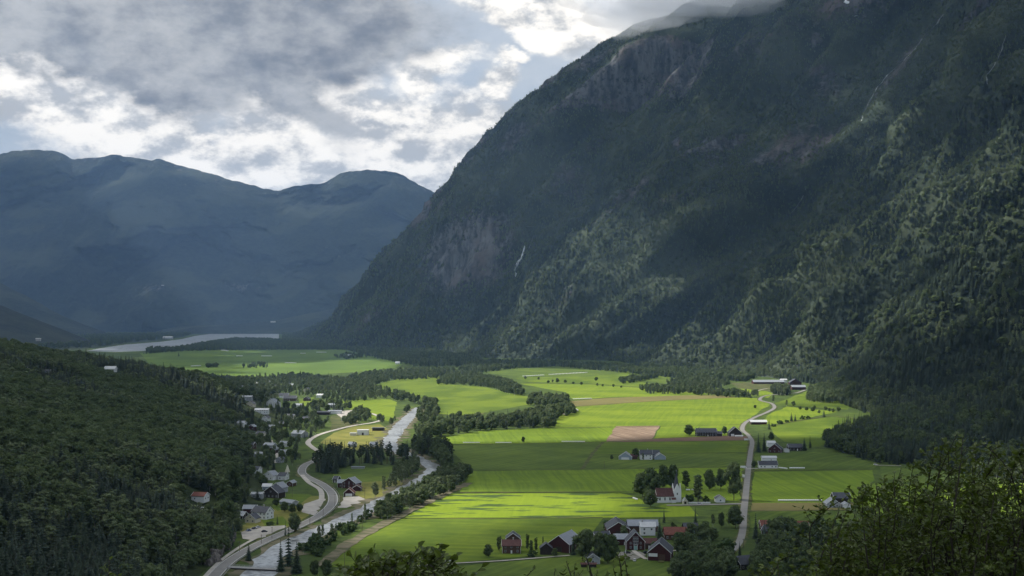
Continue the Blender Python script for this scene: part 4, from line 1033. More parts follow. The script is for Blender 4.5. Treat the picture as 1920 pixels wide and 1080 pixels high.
# ------------------------------------------------------------------ woods and tree rows on the valley floor (outlines of where the trunks stand)
SP, BI, BR, PI, PO, SH = 'spruce_tree', 'birch_tree', 'broadleaf_tree', 'pine_tree', 'poplar_tree', 'shrub'
ZONES = [
 ('riverside trees between the river and the lit crop', [(700, 968), (722, 940), (770, 912), (822, 892), (868, 885), (884, 898), (850, 920), (800, 945), (760, 962), (722, 980)], 6.5, (BI, BI, BR), (8, 14)),
 ('pale riverside trees upstream of the bend', [(690, 945), (735, 905), (745, 880), (800, 865), (790, 880), (760, 905), (705, 950)], 8, (BI, BI), (9, 14)),
 ('dark tall trees behind the shaded playing field', [(588, 886), (600, 862), (640, 858), (645, 876), (628, 890)], 6.5, (SP, PI, SP), (15, 21)),
 ('dark tall trees behind the shaded playing field', [(640, 862), (700, 858), (742, 858), (742, 872), (700, 872), (645, 874)], 9, (PI, SP), (14, 20)),
 ('dark spruces along the river bend', [(745, 872), (760, 850), (800, 838), (835, 850), (848, 872), (838, 880), (800, 850), (775, 868)], 7.5, (SP, PI, BR), (14, 22)),
 ('wood at the edge of the fields east of the river', [(795, 822), (815, 800), (850, 792), (930, 790), (1000, 778), (1070, 768), (1078, 776), (1042, 790), (1038, 803), (930, 807), (880, 812), (830, 818)], 11, (BR, BI, BR, SP), (11, 18)),
 ('wood at the edge of the fields east of the river', [(985, 756), (1000, 746), (1060, 750), (1070, 759), (1040, 764), (1000, 764)], 12, (BR, BI), (11, 16)),
 ('hedgerow trees crossing the bright meadow', [(820, 722), (832, 710), (900, 707), (960, 718), (970, 726), (985, 742), (960, 742), (920, 728), (860, 722)], 13, (BI, BR, BR), (9, 15)),
 ('line of trees at the far edge of the meadow', [(630, 722), (660, 706), (740, 697), (830, 694), (900, 704), (820, 710), (740, 714), (690, 724), (650, 732)], 13, (BI, BR, SP), (10, 15)),
 ('wood in the valley bottom near the river', [(400, 730), (450, 712), (560, 706), (640, 712), (700, 728), (770, 746), (815, 757), (790, 768), (770, 756), (700, 750), (640, 756), (600, 748), (550, 740), (480, 745), (430, 756)], 12.5, (BI, BI, BI, BI, BR, SP), (9, 16)),
 ('wood in the valley bottom near the river', [(640, 800), (650, 782), (680, 768), (700, 790), (745, 790), (765, 768), (782, 762), (760, 785), (742, 802), (700, 790), (665, 796)], 10, (BR, BI), (9, 13)),
 ('wood in the valley bottom near the river', [(800, 800), (780, 790), (790, 765), (815, 757), (822, 770), (815, 800), (795, 822), (770, 818)], 10, (BI, BR), (9, 15)),
 ('trees among the village houses', [(440, 830), (470, 790), (540, 775), (620, 792), (600, 812), (560, 835), (575, 865), (545, 885), (530, 870), (500, 900), (440, 880)], 11.5, (BI, BR, SP), (8, 14)),
 ('dark trees under the woods of the village', [(600, 756), (640, 760), (660, 768), (620, 775), (570, 790), (560, 770)], 12, (SP, BI, BR), (9, 14)),
 ('row of trees below the mountain farm', [(1196, 731), (1220, 727), (1300, 734), (1350, 738), (1425, 742), (1430, 747), (1380, 746), (1290, 740), (1210, 738)], 12, (BI, SP, BR), (10, 15)),
 ('row of trees below the mountain farm', [(1160, 716), (1190, 708), (1240, 707), (1200, 716), (1170, 720)], 12, (SP, BR), (10, 14)),
 ('trees at the foot of the mountain', [(1240, 722), (1290, 708), (1340, 712), (1370, 722), (1350, 732), (1280, 728)], 13, (BR, BI, SP), (10, 15)),
 ('copse beside the long mountain barn', [(1445, 738), (1455, 730), (1480, 732), (1484, 741), (1460, 742)], 7.5, (SP, BI), (13, 18)),
 ('trees at the foot of the mountain', [(1512, 754), (1518, 735), (1560, 725), (1610, 740), (1600, 757), (1540, 757)], 9, (BR, BI), (12, 18)),
 ('wooded lake shore', [(268, 664), (280, 656), (330, 655), (390, 644), (440, 636), (510, 638), (620, 646), (640, 656), (540, 656), (400, 657), (320, 660)], 21, (SP, BR), (15, 22)),
 ('wooded lake shore', [(530, 640), (530, 625), (650, 632), (760, 650), (860, 668), (900, 672), (900, 690), (780, 688), (720, 676), (650, 657)], 22, (SP, BR, BI), (15, 22)),
 ('trees at the foot of the mountain', [(860, 696), (880, 680), (1000, 680), (1180, 688), (1210, 697), (1170, 700), (1040, 687), (960, 692), (900, 700)], 14, (BI, BR, SP), (11, 17)),
 ('trees at the foot of the mountain', [(1180, 700), (1210, 688), (1330, 700), (1420, 708), (1400, 716), (1330, 714), (1230, 706)], 12, (SP, BR), (12, 18)),
 ('woods beyond the lake', [(-60, 656), (-60, 628), (200, 627), (330, 625), (360, 627), (340, 632), (300, 638), (235, 643), (196, 649), (150, 654)], 52, (SP, BR), (22, 30)),
 ('far field trees', [(450, 688), (480, 682), (505, 686), (500, 690), (460, 691)], 22, (SP, BR), (12, 16)),
 ('far field trees', [(385, 690), (398, 686), (412, 689)], 22, (BR,), (14, 17)),
 ('far field trees', [(620, 668), (660, 664), (690, 670), (650, 674)], 24, (BR, SP), (10, 15)),
 ('dark garden trees behind the farmyard', [(1268, 1068), (1285, 1040), (1330, 1045), (1370, 1050), (1385, 1085), (1300, 1100), (1260, 1090)], 6.5, (BR, BR, BI), (10, 14)),
 ('dark trees east of the straight road', [(1405, 1040), (1440, 1000), (1480, 1005), (1540, 1005), (1600, 1010), (1700, 1000), (1900, 1010), (1960, 1090), (1400, 1100), (1405, 1060)], 8.0, (BR, BR, SP), (9, 15)),
 ('dark trees around the red roofs', [(1296, 1008), (1325, 1000), (1340, 1015), (1310, 1026), (1268, 1028), (1272, 1020)], 7.5, (BR, SP, BR), (9, 13)),
 ('dark spruces at the foot of the near mountain', [(1545, 838), (1580, 810), (1640, 795), (1700, 790), (1760, 800), (1900, 850), (1800, 870), (1690, 873), (1640, 868), (1600, 856)], 8.5, (SP, SP, SP, BR), (14, 20)),
 ('shrubs along the near river bank', [(560, 1035), (600, 1010), (680, 975), (700, 962), (690, 975), (640, 1008), (585, 1050)], 6.5, (SH, SH, BI), (3, 7)),
 ('shrubs along the near river bank', [(480, 1050), (520, 1022), (600, 985), (650, 965), (640, 975), (560, 1012), (500, 1048)], 4.5, (SH, SH), (1.5, 3.6)),
 ('trees below the rock cut', [(395, 1010), (440, 985), (455, 1000), (440, 1030), (408, 1040)], 7, (BR, SP, BI), (8, 12)),
 ('trees beside the playing field', [(748, 905), (790, 885), (750, 880)], 8, (BR, BI), (8, 12)),
]
LAB = {
 'spruce_tree': 'dark narrow spruce tree', 'birch_tree': 'light green birch tree', 'broadleaf_tree': 'round bushy broadleaf tree', 'pine_tree': 'tall dark pine with a bare lower trunk',
 'poplar_tree': 'slim columnar tree', 'shrub': 'low green shrub'}
zone_pts = []   # (kind,x,y,z,h,w,zone)
def in_clear(x, y): return clear(x, y)
rv = np.array([(c.x, c.y) for c in RC]); r2 = np.array([(c.x, c.y) for c in R2C])
for zn, poly, sp, kinds, (h0, h1) in ZONES:
    P = [gp(a, b) for a, b in poly]
    qx = np.array([p.x for p in P]); qy = np.array([p.y for p in P])
    X = np.arange(qx.min(), qx.max() + sp, sp); Y = np.arange(qy.min(), qy.max() + sp, sp)
    gx, gy = np.meshgrid(X, Y, indexing='ij'); gx = gx + rng.uniform(-.45, .45, gx.shape) * sp; gy = gy + rng.uniform(-.45, .45, gy.shape) * sp
    PP = list(zip(qx, qy)); ins = pip(gx, gy, PP)
    for x, y in zip(gx[ins], gy[ins]):
        if rng.random() < (.34 if ('valley bottom' in zn or 'village' in zn) else .12) or in_clear(x, y) or near_road(x, y, 7): continue
        if (((rv - (x, y)) ** 2).sum(1) < 11.5 ** 2).any() or (((r2 - (x, y)) ** 2).sum(1) < 6 ** 2).any(): continue
        k = kinds[int(rng.integers(len(kinds)))]; h = rng.uniform(h0, h1)
        if k == 'spruce_tree': h *= 1.08
        zone_pts.append((k, x, y, -.1, h, rng.uniform(.9, 1.2), zn))
zk = [zdown(p[1], p[2]) for p in zone_pts]
zone_pts = [(p[0], p[1], p[2], max(p[3], z - .2), p[4], p[5], p[6]) for p, z in zip(zone_pts, zk)]

# split: the 300 of each kind that show largest stand alone, the rest are the woods
ZH = 'wooded hillside on the near left'
allp = [p + (ZH,) for p in HF] + zone_pts
pxs, pys = proj(np.array([p[1:4] for p in allp])); tops = proj(np.array([(p[1], p[2], p[3] + p[4]) for p in allp]))[1]
quota = {'spruce_tree': 290, 'birch_tree': 260, 'broadleaf_tree': 250, 'pine_tree': 200, 'shrub': 260}
order = sorted(range(len(allp)), key=lambda i: -(allp[i][4] / allp[i][2]))
single = set(); cnt = {}
for i in order:
    k = allp[i][0]
    if not (0 <= pxs[i] < 1560 and tops[i] < 1066) or cnt.get(k, 0) >= quota.get(k, 0): continue
    cnt[k] = cnt.get(k, 0) + 1; single.add(i)
def HZ(y, z):
    return 'wood ' + ('on the lowest slope beside the lower road' if z < 9 else 'on the near foot of the left hill' if y < 640 else 'above the road bend on the left hill' if y < 760 else 'on the middle of the left hill' if y < 1000 else 'towards the crest of the left hill')
ZL = {ZH: 'in the dense dark wood covering the near left hill',
 }
for i in sorted(single):
    k, x, y, z, h, w, zn = allp[i]
    where = ZL.get(zn) or ('one of the ' + zn)
    if zn == ZH: zn = HZ(y, z); ZL[zn] = 'in the dense wood ' + zn[len('wood '):]
    lab = (LAB[k] + ' ' + ZL[zn]) if zn in ZL else LAB[k] + ', one of the ' + zn
    words = lab.split()
    plant(k, x, y, z, h, ' '.join(words[:16]), group=k.replace('_', ' ') + 's: ' + zn, wide=w)
rest_h = [allp[i][:6] for i in range(len(allp)) if i not in single and allp[i][6] == ZH]
rest_v = [allp[i][:6] for i in range(len(allp)) if i not in single and allp[i][6] != ZH]
scatter('forest', MF)
scatter('woodland', rest_h)
scatter('woodland', rest_v)
# sparse undergrowth below the camera, where a step aside would show it
und = []
for _ in range(260):
    x, y = rng.uniform(-180, 180), rng.uniform(60, 400)
    z = float(cam_hill(np.array(x), np.array(y)))
    h = rng.uniform(5, 11)
    if z + h < CAMZ - .26 * y - 3: und.append((('birch_tree', 'broadleaf_tree', 'spruce_tree')[int(rng.integers(3))], x, y, z, h, 1.1))
scatter('woodland', und)
print('TREES', len(MF), len(rest_h), len(rest_v), len(single), cnt)

# ------------------------------------------------------------------ trees one can point at
def tree_at(px, py, hpx, kind, label, wide=1.0, group=None, var=None):
    p = hit(px, py); d = p.y
    return plant(kind, p.x, p.y, p.z - .1, hpx * d / F, label, wide=wide, group=group, var=var)
NAMED = [
 (1205, 932, 46, BR, 'broad dark tree at the left end of the row behind the church', 1.0), (1222, 938, 58, BR, 'largest round tree just left of the white church', .95), (1220, 951, 33, BR, 'low round bush-like tree in front of the church nave', 1.15),
 (1243, 918, 46, BR, 'dark tree rising behind the red church roof', .75), (1262, 917, 50, BR, 'tall tree rising right behind the grey church spire', .6), (1286, 916, 38, PO, 'slim tree first right of the church spire', 1.45), (1309, 941, 54, PO, 'slim tall tree inside the churchyard behind the lychgate', 1.5),
 (1330, 919, 42, BR, 'round tree third right of the church spire', .75), (1351, 917, 38, BR, 'rather small tree between churchyard row and the big roadside tree', .75), (1376, 938, 68, BR, 'biggest dark tree of the churchyard row, next to the straight road', .78), (1294, 941, 14, SH, 'low bush beside the lychgate of the church', 1.0), (1324, 941, 11, SH, 'low bush between tall churchyard tree and small white house', 1.0),
 (1379, 990, 42, BR, 'round dark tree overhanging the straight road near the farm', .95), (1337, 988, 24, BI, 'small tree left of the pair before the round roadside tree', 1.0), (1353, 990, 30, BR, 'slimmer tree right beside the round roadside tree', .6),
 (1304, 985, 32, SP, 'pointed spruce standing above the orange-red farm roof', 1.1), (1245, 980, 24, SP, 'pointed spruce behind the white-roofed farmhouse', .9), (1237, 1012, 42, SP, 'wide dark spruce in front of the white-roofed farmhouse', 1.1), (1365, 1036, 26, SH, 'rounded dark hedge bush where the straight road bends', 1.1),
 (1417, 1010, 50, SP, 'tall pointed spruce just right of the straight road', .75), (1387, 1046, 28, SP, 'small cone-shaped spruce before the blue-grey roof', 1.0),
 (915, 1045, 27, BR, 'small round tree left of the brown farmhouse', .8), (936, 1034, 32, PO, 'dark columnar tree hugging the left side of the brown farmhouse', 1.1), (989, 1030, 30, PO, 'leftmost columnar tree right of the brown farmhouse', 1.05), (996, 1036, 26, PO, 'shorter columnar tree in the middle of three by the brown farmhouse', 1.05), (1005, 1034, 28, PO, 'rightmost columnar tree of three by the brown farmhouse', 1.0), (1018, 1019, 14, PO, 'columnar treetop behind the small dark storehouse', .9),
 (1092, 1052, 55, BR, 'dark tree right of the red barn with pale roof', .95), (1075, 1040, 36, SP, 'dark spruce beside the pale-roofed red barn', 1.0), (1122, 1054, 54, BR, 'left tree of the dense clump before the red villa', .8), (1140, 1056, 60, BR, 'right tree of the dense clump before the red villa', .85), (1153, 1050, 40, BR, 'tree at the edge of the clump nearest the flagpole', .6), (1100, 1040, 52, BR, 'dark leafy tree between the pale-roofed barn and the grey cottage', .8), (1170, 1012, 26, BR, 'round tree at the left wall of the red villa', .9), (1226, 1036, 20, BR, 'low round tree between the red villa and the front barn', 1.0), (1275, 1040, 34, BR, 'dark round tree right of the front red barn', 1.0), (1262, 1006, 26, BR, 'dark tree half covering the orange-red roof', .8), (998, 1044, 12, SH, 'low hedge bush beside the farm track', 1.5), (1040, 1044, 16, BR, 'small tree before the pale-roofed red barn', 1.1),
 (1145, 992, 18, SH, 'dark bush behind the rear red barn gable', 1.2),
 (981, 830, 11, BR, 'single small round tree alone in the lit field', 1.0), (1292, 817, 23, BR, 'big round tree left of the dark roadside farmhouse', 1.0), (1358, 815, 16, BR, 'round tree between dark farmhouse and dark barn', .9), (1343, 817, 10, SH, 'bush right of the dark roadside farmhouse', 1.0),
 (1192, 860, 20, BR, 'dark round tree behind the white farmhouse in the shaded field', 1.0), (1147, 862, 9, BR, 'small round tree left of the shaded-field farm', 1.1), (1206, 863, 16, PO, 'narrow dark tree in front of the white farmhouse', .8),
 (1422, 848, 34, SP, 'tall dark tree left of the red house by the road', 1.3), (1433, 846, 30, SP, 'dark tree touching the red house by the road', 1.2), (1442, 805, 20, SP, 'dark spruce at the right end of the red roadside barn', 1.1), (1446, 826, 16, BR, 'small round tree above the red roadside house', .9), (1508, 845, 26, SP, 'dark tree right of the dark house near the red one', 1.3), (1519, 840, 22, SP, 'second dark tree right of the dark house', 1.1), (1414, 876, 14, BR, 'round bush left of the white house with dark front roof', .9),
 (1484, 790, 18, SP, 'left tree of the pair on the mound meadow edge', 1.2), (1491, 789, 14, SP, 'right tree of the pair on the mound meadow edge', 1.3), (1545, 782, 16, SP, 'single pointed spruce on the crest of the mound meadow', 1.2), (1527, 768, 8, BR, 'small round tree alone above the mound meadow', 1.0), (1475, 762, 12, BI, 'left small tree of three beside the bending track', 1.1), (1488, 762, 10, BR, 'dark middle tree of three beside the bending track', 1.2), (1416, 766, 7, BR, 'single small bush in the bright field left of the track', 1.2), (1450, 756, 15, BI, 'loose tree at the junction of the mountain tracks', 1.1),
 (1622, 938, 22, BR, 'round dark tree by the farm with the dark purple roof', 1.0), (1466, 1012, 44, BR, 'big dark tree in front of the small red roof', .9), (1540, 1010, 40, BR, 'dark round tree right of the half-hidden red house', .9), (1566, 985, 22, SP, 'small thin spruce standing alone right of the garden trees', 1.0),
 (541, 1062, 84, SP, 'tallest dark spruce beside the river at the bridge', 1.0), (556, 1075, 62, SP, 'dark spruce right of the tallest one by the bridge', 1.1), (526, 1072, 55, SP, 'dark spruce left of the tallest one by the bridge', 1.0), (466, 1052, 36, SP, 'small spruce between the road and the river', 1.1), (552, 998, 40, BR, 'dark oval tree between road and river opposite the white house', .8), (520, 984, 20, SP, 'small dark cone tree on the lawn of the white house', 1.2), (535, 1006, 34, SP, 'slim tree at the roadside left of the dark oval tree', .7),
 (590, 1082, 32, BR, 'tree just right of the bridge', .8), (612, 1082, 36, BR, 'tree at the field corner right of the bridge', .8), (598, 1018, 32, BI, 'thin birch on the right bank of the river', .7), (605, 1010, 28, BI, 'slender birch leaning over the river', .6), (622, 1008, 30, BI, 'pair-forming slim birch on the river bank', .5), (630, 1004, 24, BI, 'short slim birch next to the taller slim one', .5), (660, 987, 26, BI, 'single thin tree at the edge of the rapids', .55), (684, 978, 34, BI, 'airy thin tree before the riverside clump', .5), (655, 992, 14, SH, 'small shrub by the thin tree at the rapids', 1.0),
 (437, 928, 62, BR, 'large pale-topped tree on the slope above the red-roofed hill house', .7), (425, 985, 52, BR, 'rounded tree above the rock cutting', .9), (444, 980, 40, BI, 'bright birch just left of the car park', 1.0), (436, 1010, 44, SP, 'dark spruce above the curve of the road', .9), (465, 905, 30, SP, 'dark spruce behind the pale gable house', 1.2),
 (533, 960, 20, BR, 'garden tree left of the pale yard by the road', 1.1), (548, 963, 18, BR, 'hedge-like garden tree at the edge of the yard', 1.3), (561, 960, 16, BR, 'rightmost garden bush beside the pale yard', 1.2), (518, 950, 16, BR, 'garden tree above the white house', 1.2), (506, 985, 8, SH, 'clipped hedge bush before the cream cottage', 1.6),
 (335, 668, 9, SP, 'small dark tree on the far meadow edge', 1.3), (390, 690, 11, BR, 'round tree alone in the far lit meadow', 1.4), (406, 689, 9, BR, 'second round tree in the far lit meadow', 1.4), (1045, 718, 9, BR, 'dark round bush in the far pale field', 1.2), (1118, 714, 8, BR, 'lone round tree near the far white bales', 1.2),
]
for a in NAMED: tree_at(*a)
def row(pts, kind, h, label, group, wide=1.0):
    for px, py in pts: tree_at(px, py, h * random.uniform(.8, 1.2), kind, label, wide, group)
row([(1028, 718), (1036, 717), (1060, 718), (1075, 720), (1090, 722), (1120, 724), (1130, 725), (1150, 726), (1165, 727), (985, 711), (1010, 712)], BR, 6, 'small round bush in the dotted line across the far bright fields', 'bushes dotted along the far field ditch', 1.3)
row([(1500, 768), (1512, 770), (1524, 772), (1536, 775), (1555, 772), (1562, 774), (1572, 772), (1548, 770)], BR, 8, 'small tree in the hedge above the mound meadow', 'hedge trees above the mound meadow', 1.2)
row([(1450, 800), (1462, 795), (1475, 792), (1505, 786), (1515, 785)], SH, 6, 'low bush in the hedge bordering the mound meadow', 'bushes bordering the mound meadow', 1.4)
# ------------------------------------------------------------------ buildings
def box(x0, x1, y0, y1, z0, z1):
    v = [(x, y, z) for x in (x0, x1) for y in (y0, y1) for z in (z0, z1)]
    return v, [(0, 1, 3, 2), (4, 6, 7, 5), (0, 4, 5, 1), (2, 3, 7, 6), (0, 2, 6, 4), (1, 5, 7, 3)]
def boxes(name, lst, mat, parent=None, **kw):
    g = Geo()
    for b in lst: g.add(*box(*b))
    return obj(name, g.mesh(name, [M[mat]]), parent, **kw)
def gable_wall(L, Wd, h, rise):
    """box with gable ends, ridge along x"""
    x, y = L / 2, Wd / 2
    v = [(-x, -y, -1.5), (x, -y, -1.5), (x, y, -1.5), (-x, y, -1.5), (-x, -y, h), (x, -y, h), (x, y, h), (-x, y, h), (-x, 0, h + rise), (x, 0, h + rise)]
    return v, [(0, 3, 2, 1), (0, 1, 5, 4), (2, 3, 7, 6), (1, 2, 6, 9, 5), (3, 0, 4, 8, 7), (4, 5, 9, 8), (6, 7, 8, 9)]
def roof_geo(g, L, Wd, h, rise, over=.5, th=.28):
    x = L / 2 + over; s = rise / (Wd / 2); y = Wd / 2 + over; ze = h - over * s
    for sg in (-1, 1):
        v = [(-x, 0, h + rise + .02), (x, 0, h + rise + .02), (x, sg * y, ze + .02), (-x, sg * y, ze + .02), (-x, 0, h + rise + th), (x, 0, h + rise + th), (x, sg * y, ze + th), (-x, sg * y, ze + th)]
        g.add(v, [(0, 1, 2, 3), (7, 6, 5, 4), (0, 4, 5, 1), (1, 5, 6, 2), (2, 6, 7, 3), (3, 7, 4, 0)])
def verge_geo(g, L, Wd, h, rise, over=.5):
    s = rise / (Wd / 2); y = Wd / 2 + over; ze = h - over * s
    for e in (-1, 1):
        x0 = e * (L / 2 + over + .01); x1 = x0 + e * .12
        for sg in (-1, 1):
            v = []
            for xx in (x0, x1): v += [(xx, 0, h + rise + .36), (xx, 0, h + rise - .05), (xx, sg * y, ze - .05), (xx, sg * y, ze + .36)]
            g.add(v, [(0, 1, 2, 3), (7, 6, 5, 4), (0, 4, 5, 1), (1, 5, 6, 2), (2, 6, 7, 3), (3, 7, 4, 0)])
def window(parent, x, y, z, w, h, face, frame='white'):
    """face: 'f' front (-y), 'b' back, 'l' -x gable, 'r' +x gable; (x,y) on the wall plane"""
    g = Geo(); p = Geo(); t = .07; d = .06
    def put(G, a0, a1, z0, z1, d0, d1):
        if face in 'fb':
            s = -1 if face == 'f' else 1; lo, hi = sorted((y + s * d0, y + s * d1)); G.add(*box(x + a0, x + a1, lo, hi, z + z0, z + z1))
        else:
            s = -1 if face == 'l' else 1; lo, hi = sorted((x + s * d0, x + s * d1)); G.add(*box(lo, hi, y + a0, y + a1, z + z0, z + z1))
    put(g, -w / 2 - t, w / 2 + t, -t, 0, .0, d + .02); put(g, -w / 2 - t, w / 2 + t, h, h + t, 0, d + .02); put(g, -w / 2 - t, -w / 2, 0, h, 0, d); put(g, w / 2, w / 2 + t, 0, h, 0, d); put(g, -.03, .03, 0, h, .02, d)
    put(p, -w / 2, -.03, 0, h, .005, .02); put(p, .03, w / 2, 0, h, .005, .02)
    f = obj('window', g.mesh('window', [M[frame]]), parent)
    obj('pane', p.mesh('pane', [M['glass']]), f)
def house(px, py, wpx, h, depth, ori, wall_m, roof_m, label, name='house', cat='house', pitch=36, rot=0, chim=None, win=True, door='white', trim='white', dz=0.0, big_door=None, over=.5, P=None):
    if P is None: P = hit(px, py)
    D = P.y; wm = wpx * D / F
    if ori == 'x': L, Wd, rz = wm, depth, R(rot)
    else: L, Wd, rz = depth, wm, R(90 + rot)
    rise = Wd / 2 * math.tan(R(pitch))
    z = max(zdown(P.x, P.y + depth / 2), P.z) if P.z > 1 else 0.0
    e = obj(name, None, loc=(P.x, P.y + depth / 2, z + dz), rz=rz, label=label, cat=cat)
    obj('wall', mesh_from('wall', *gable_wall(L, Wd, h, rise), [M[wall_m]]), e)
    g = Geo(); roof_geo(g, L, Wd, h, rise, over); rf = obj('roof', g.mesh('roof', [M[roof_m]]), e)
    if trim and D < 2300:
        g = Geo(); verge_geo(g, L, Wd, h, rise, over); obj('verge_board', g.mesh('verge_board', [M[trim]]), e)
        boxes('corner_board', [(sx * (L / 2) + (-.08 if sx < 0 else -.1), sx * (L / 2) + (.1 if sx < 0 else .08), sy * (Wd / 2) + (-.08 if sy < 0 else -.1), sy * (Wd / 2) + (.1 if sy < 0 else .08), 0, h - .1) for sx in (-1, 1) for sy in (-1, 1)], trim, e)
    if chim is not None:
        cm = boxes('chimney', [(chim * L - .45, chim * L + .45, -.4, .4, h + rise - 1.0, h + rise + 1.3), (chim * L - .55, chim * L + .55, -.5, .5, h + rise + 1.3, h + rise + 1.5)], 'concrete', rf)
    if win and D < 2400:
        floors = [1.0] + ([3.7] if h > 4.6 else [])
        n = max(1, int((L - 1.5) / 3.0)); ww = 1.15
        dslot = n // 2 if door else -1
        front = 'f' if ori == 'x' else None
        sides = [('f', -Wd / 2)] if ori == 'x' else [('b', Wd / 2)]
        for fc, yy in sides:
            for fi, z0 in enumerate(floors):
                for k in range(n):
                    x = -L / 2 + L * (k + .5) / n
                    if fi == 0 and k == dslot:
                        s = -1 if fc == 'f' else 1; lo, hi = sorted((yy, yy + s * .08))
                        dd = boxes('door', [(x - .5, x + .5, lo, hi, 0, 2.1)], door, e); boxes('handle', [(x + .32, x + .4, lo - .04, hi + .04, 1.0, 1.08)], 'metal', dd)
                        continue
                    window(e, x, yy, z0, ww, 1.25, fc)
        gend = ['l', 'r'] if ori == 'x' else ['l']
        m = max(1, int((Wd - 2) / 3.2))
        for fc in gend:
            xx = -L / 2 if fc == 'l' else L / 2
            for z0 in floors:
                for k in range(m):
                    if big_door and z0 == 1.0 and fc == 'l': continue
                    window(e, xx, -Wd / 2 + Wd * (k + .5) / m, z0, ww, 1.25, fc)
            if rise > 2.4: window(e, xx, 0, h + .3, 1.0, 1.1, fc)
    if big_door:       # wide barn or garage door on the gable that faces the camera (-x after turning) or the front
        a, b, zh, dm = big_door
        if ori == 'y': boxes('barn_door', [(-L / 2 - .1, -L / 2, a * Wd, b * Wd, 0, zh)], dm, e)
        else: boxes('barn_door', [(a * L, b * L, -Wd / 2 - .1, -Wd / 2, 0, zh)], dm, e)
    return e

H = house
# bottom farm
e = H(1242, 1052, 43, 5.2, 18, 'y', 'red', 'slate', 'red barn with dark slate roof and white door panel, front right of the farmyard', name='barn', cat='barn', pitch=40, win=False, rot=-12)
L, Wd = 18, 43 * e.location.y / F
boxes('barn_door', [(-9.12, -9.0, Wd * .08, Wd * .46, 2.6, 4.6)], 'white', e, label='white sliding panel'); boxes('barn_door', [(-9.12, -9.0, -Wd * .25, Wd * .04, .6, 4.2)], 'brown', e, label='brown wooden gate'); boxes('ramp', [(-14, -9.0, -Wd * .22, Wd * .02, -.3, .5)], 'scrub', e)
boxes('lightning_rod', [(-9.5, -9.42, -.04, .04, 11.2, 13.6)], 'metal', e)
e = H(1192, 1031, 34, 5.4, 11, 'y', 'red', 'slate', 'red villa with steep dark roof and tall glazed entrance gable', cat='villa', pitch=46, win=False)
gw = 34 * (e.location.y) / F
for z0, hh, w_ in ((5.6, 1.5, .9), (7.3, 1.2, .8), (3.6, 1.7, .9)):
    for k in (-1, 0, 1): window(e, -5.5, k * 1.25, z0, w_, hh, 'l')
dd = boxes('door', [(-5.62, -5.5, -.9, -.05, 0, 2.6), (-5.62, -5.5, .05, .9, 0, 2.6)], 'turq', e); boxes('handle', [(-5.7, -5.6, -.14, -.08, 1.1, 1.3)], 'metal', dd)
boxes('door_surround', [(-5.66, -5.5, 1.0, 1.25, 0, 3.1), (-5.66, -5.5, -1.25, -1.0, 0, 3.1), (-5.66, -5.5, -1.25, 1.25, 3.15, 3.35)], 'white', e)
for s_ in (-3.3, 3.3): window(e, -5.5, s_, 1.0, 1.0, 1.4, 'l'); window(e, -5.5, s_, 3.8, 1.0, 1.2, 'l')
H(1165, 1022, 26, 4.0, 9, 'x', 'red', 'greyroof', 'low red wing with grey roof left of the red villa', name='farm_wing', cat='outbuilding', pitch=30, trim=None)
H(1217, 1029, 30, 3.6, 8, 'x', 'brown', 'brownroof', 'low wing with brown-red tiled roof right of the red villa', name='farm_wing', cat='outbuilding', pitch=32, trim=None)
H(1160, 1004, 42, 4.2, 22, 'y', 'red', 'slate', 'rear red barn whose white-edged gable faces the viewer', name='barn', cat='barn', pitch=32, win=False, big_door=(-.12, .12, 3.2, 'darkwood'))
H(1206, 997, 56, 4.2, 12, 'x', 'brown', 'greyroof', 'long grey-roofed shed joined behind the rear red barn', name='shed', cat='shed', pitch=28, win=False, trim=None)
H(1215, 1004, 27, 6.0, 8, 'x', 'white', 'paleroof', 'white two-storey farmhouse with pale roof and chimney', cat='farmhouse', pitch=33, chim=-.35)
H(1270, 1012, 46, 3.6, 11, 'x', 'brown', 'redroof', 'farm building with broad orange-red tiled roof behind dark trees', name='farm_building', cat='outbuilding', pitch=36, win=True, trim=None)
H(1296, 1000, 26, 3.4, 9, 'x', 'darkwood', 'slate', 'dark timber outbuilding behind the orange-red roof', name='shed', cat='shed', pitch=34, win=False, trim=None)
H(1128, 1022, 30, 4.2, 10, 'x', 'brown', 'slate', 'long dark-roofed house behind the dense tree clump', cat='house', pitch=38, rot=20)
e = H(1061, 1036, 42, 5.4, 22, 'y', 'red', 'greyroof', 'red barn with pale grey roof left of the dense trees', name='barn', cat='barn', pitch=36, rot=-24, win=False, big_door=(-.14, .14, 3.6, 'darkwood'))
H(1024, 1040, 22, 4.0, 7, 'y', 'darkwood', 'slate', 'small dark timber storehouse left of the pale-roofed barn', name='storehouse', cat='storehouse', pitch=38, win=False, trim=None)
H(959, 1038, 34, 5.0, 9, 'x', 'brown', 'brownroof', 'brown farmhouse between two groups of columnar trees', cat='farmhouse', pitch=34, chim=.1)
H(962, 1028, 26, 6.4, 9, 'y', 'brown', 'slate', 'dark gabled rear part seen above the brown farmhouse roof', name='outbuilding', cat='outbuilding', pitch=36, win=False)
H(1112, 1058, 25, 3.4, 8, 'y', 'grey', 'slate', 'small pale grey gabled cottage at the foot of the dark trees', name='cottage', cat='cottage', pitch=36)
H(1104, 1064, 28, 1.8, 4, 'x', 'darkwood', 'brownroof', 'low dark lean-to in front of the pale grey cottage', name='lean_to', cat='shed', pitch=15, win=False, trim=None)
H(1397, 1068, 34, 3.4, 10, 'x', 'darkwood', 'slate', 'dark house with blue-grey roof half hidden at the road bend', pitch=38, rot=25)
H(1436, 994, 17, 3.4, 8, 'x', 'brown', 'redroof', 'house with small bright red roof right of the pointed spruce', pitch=36)
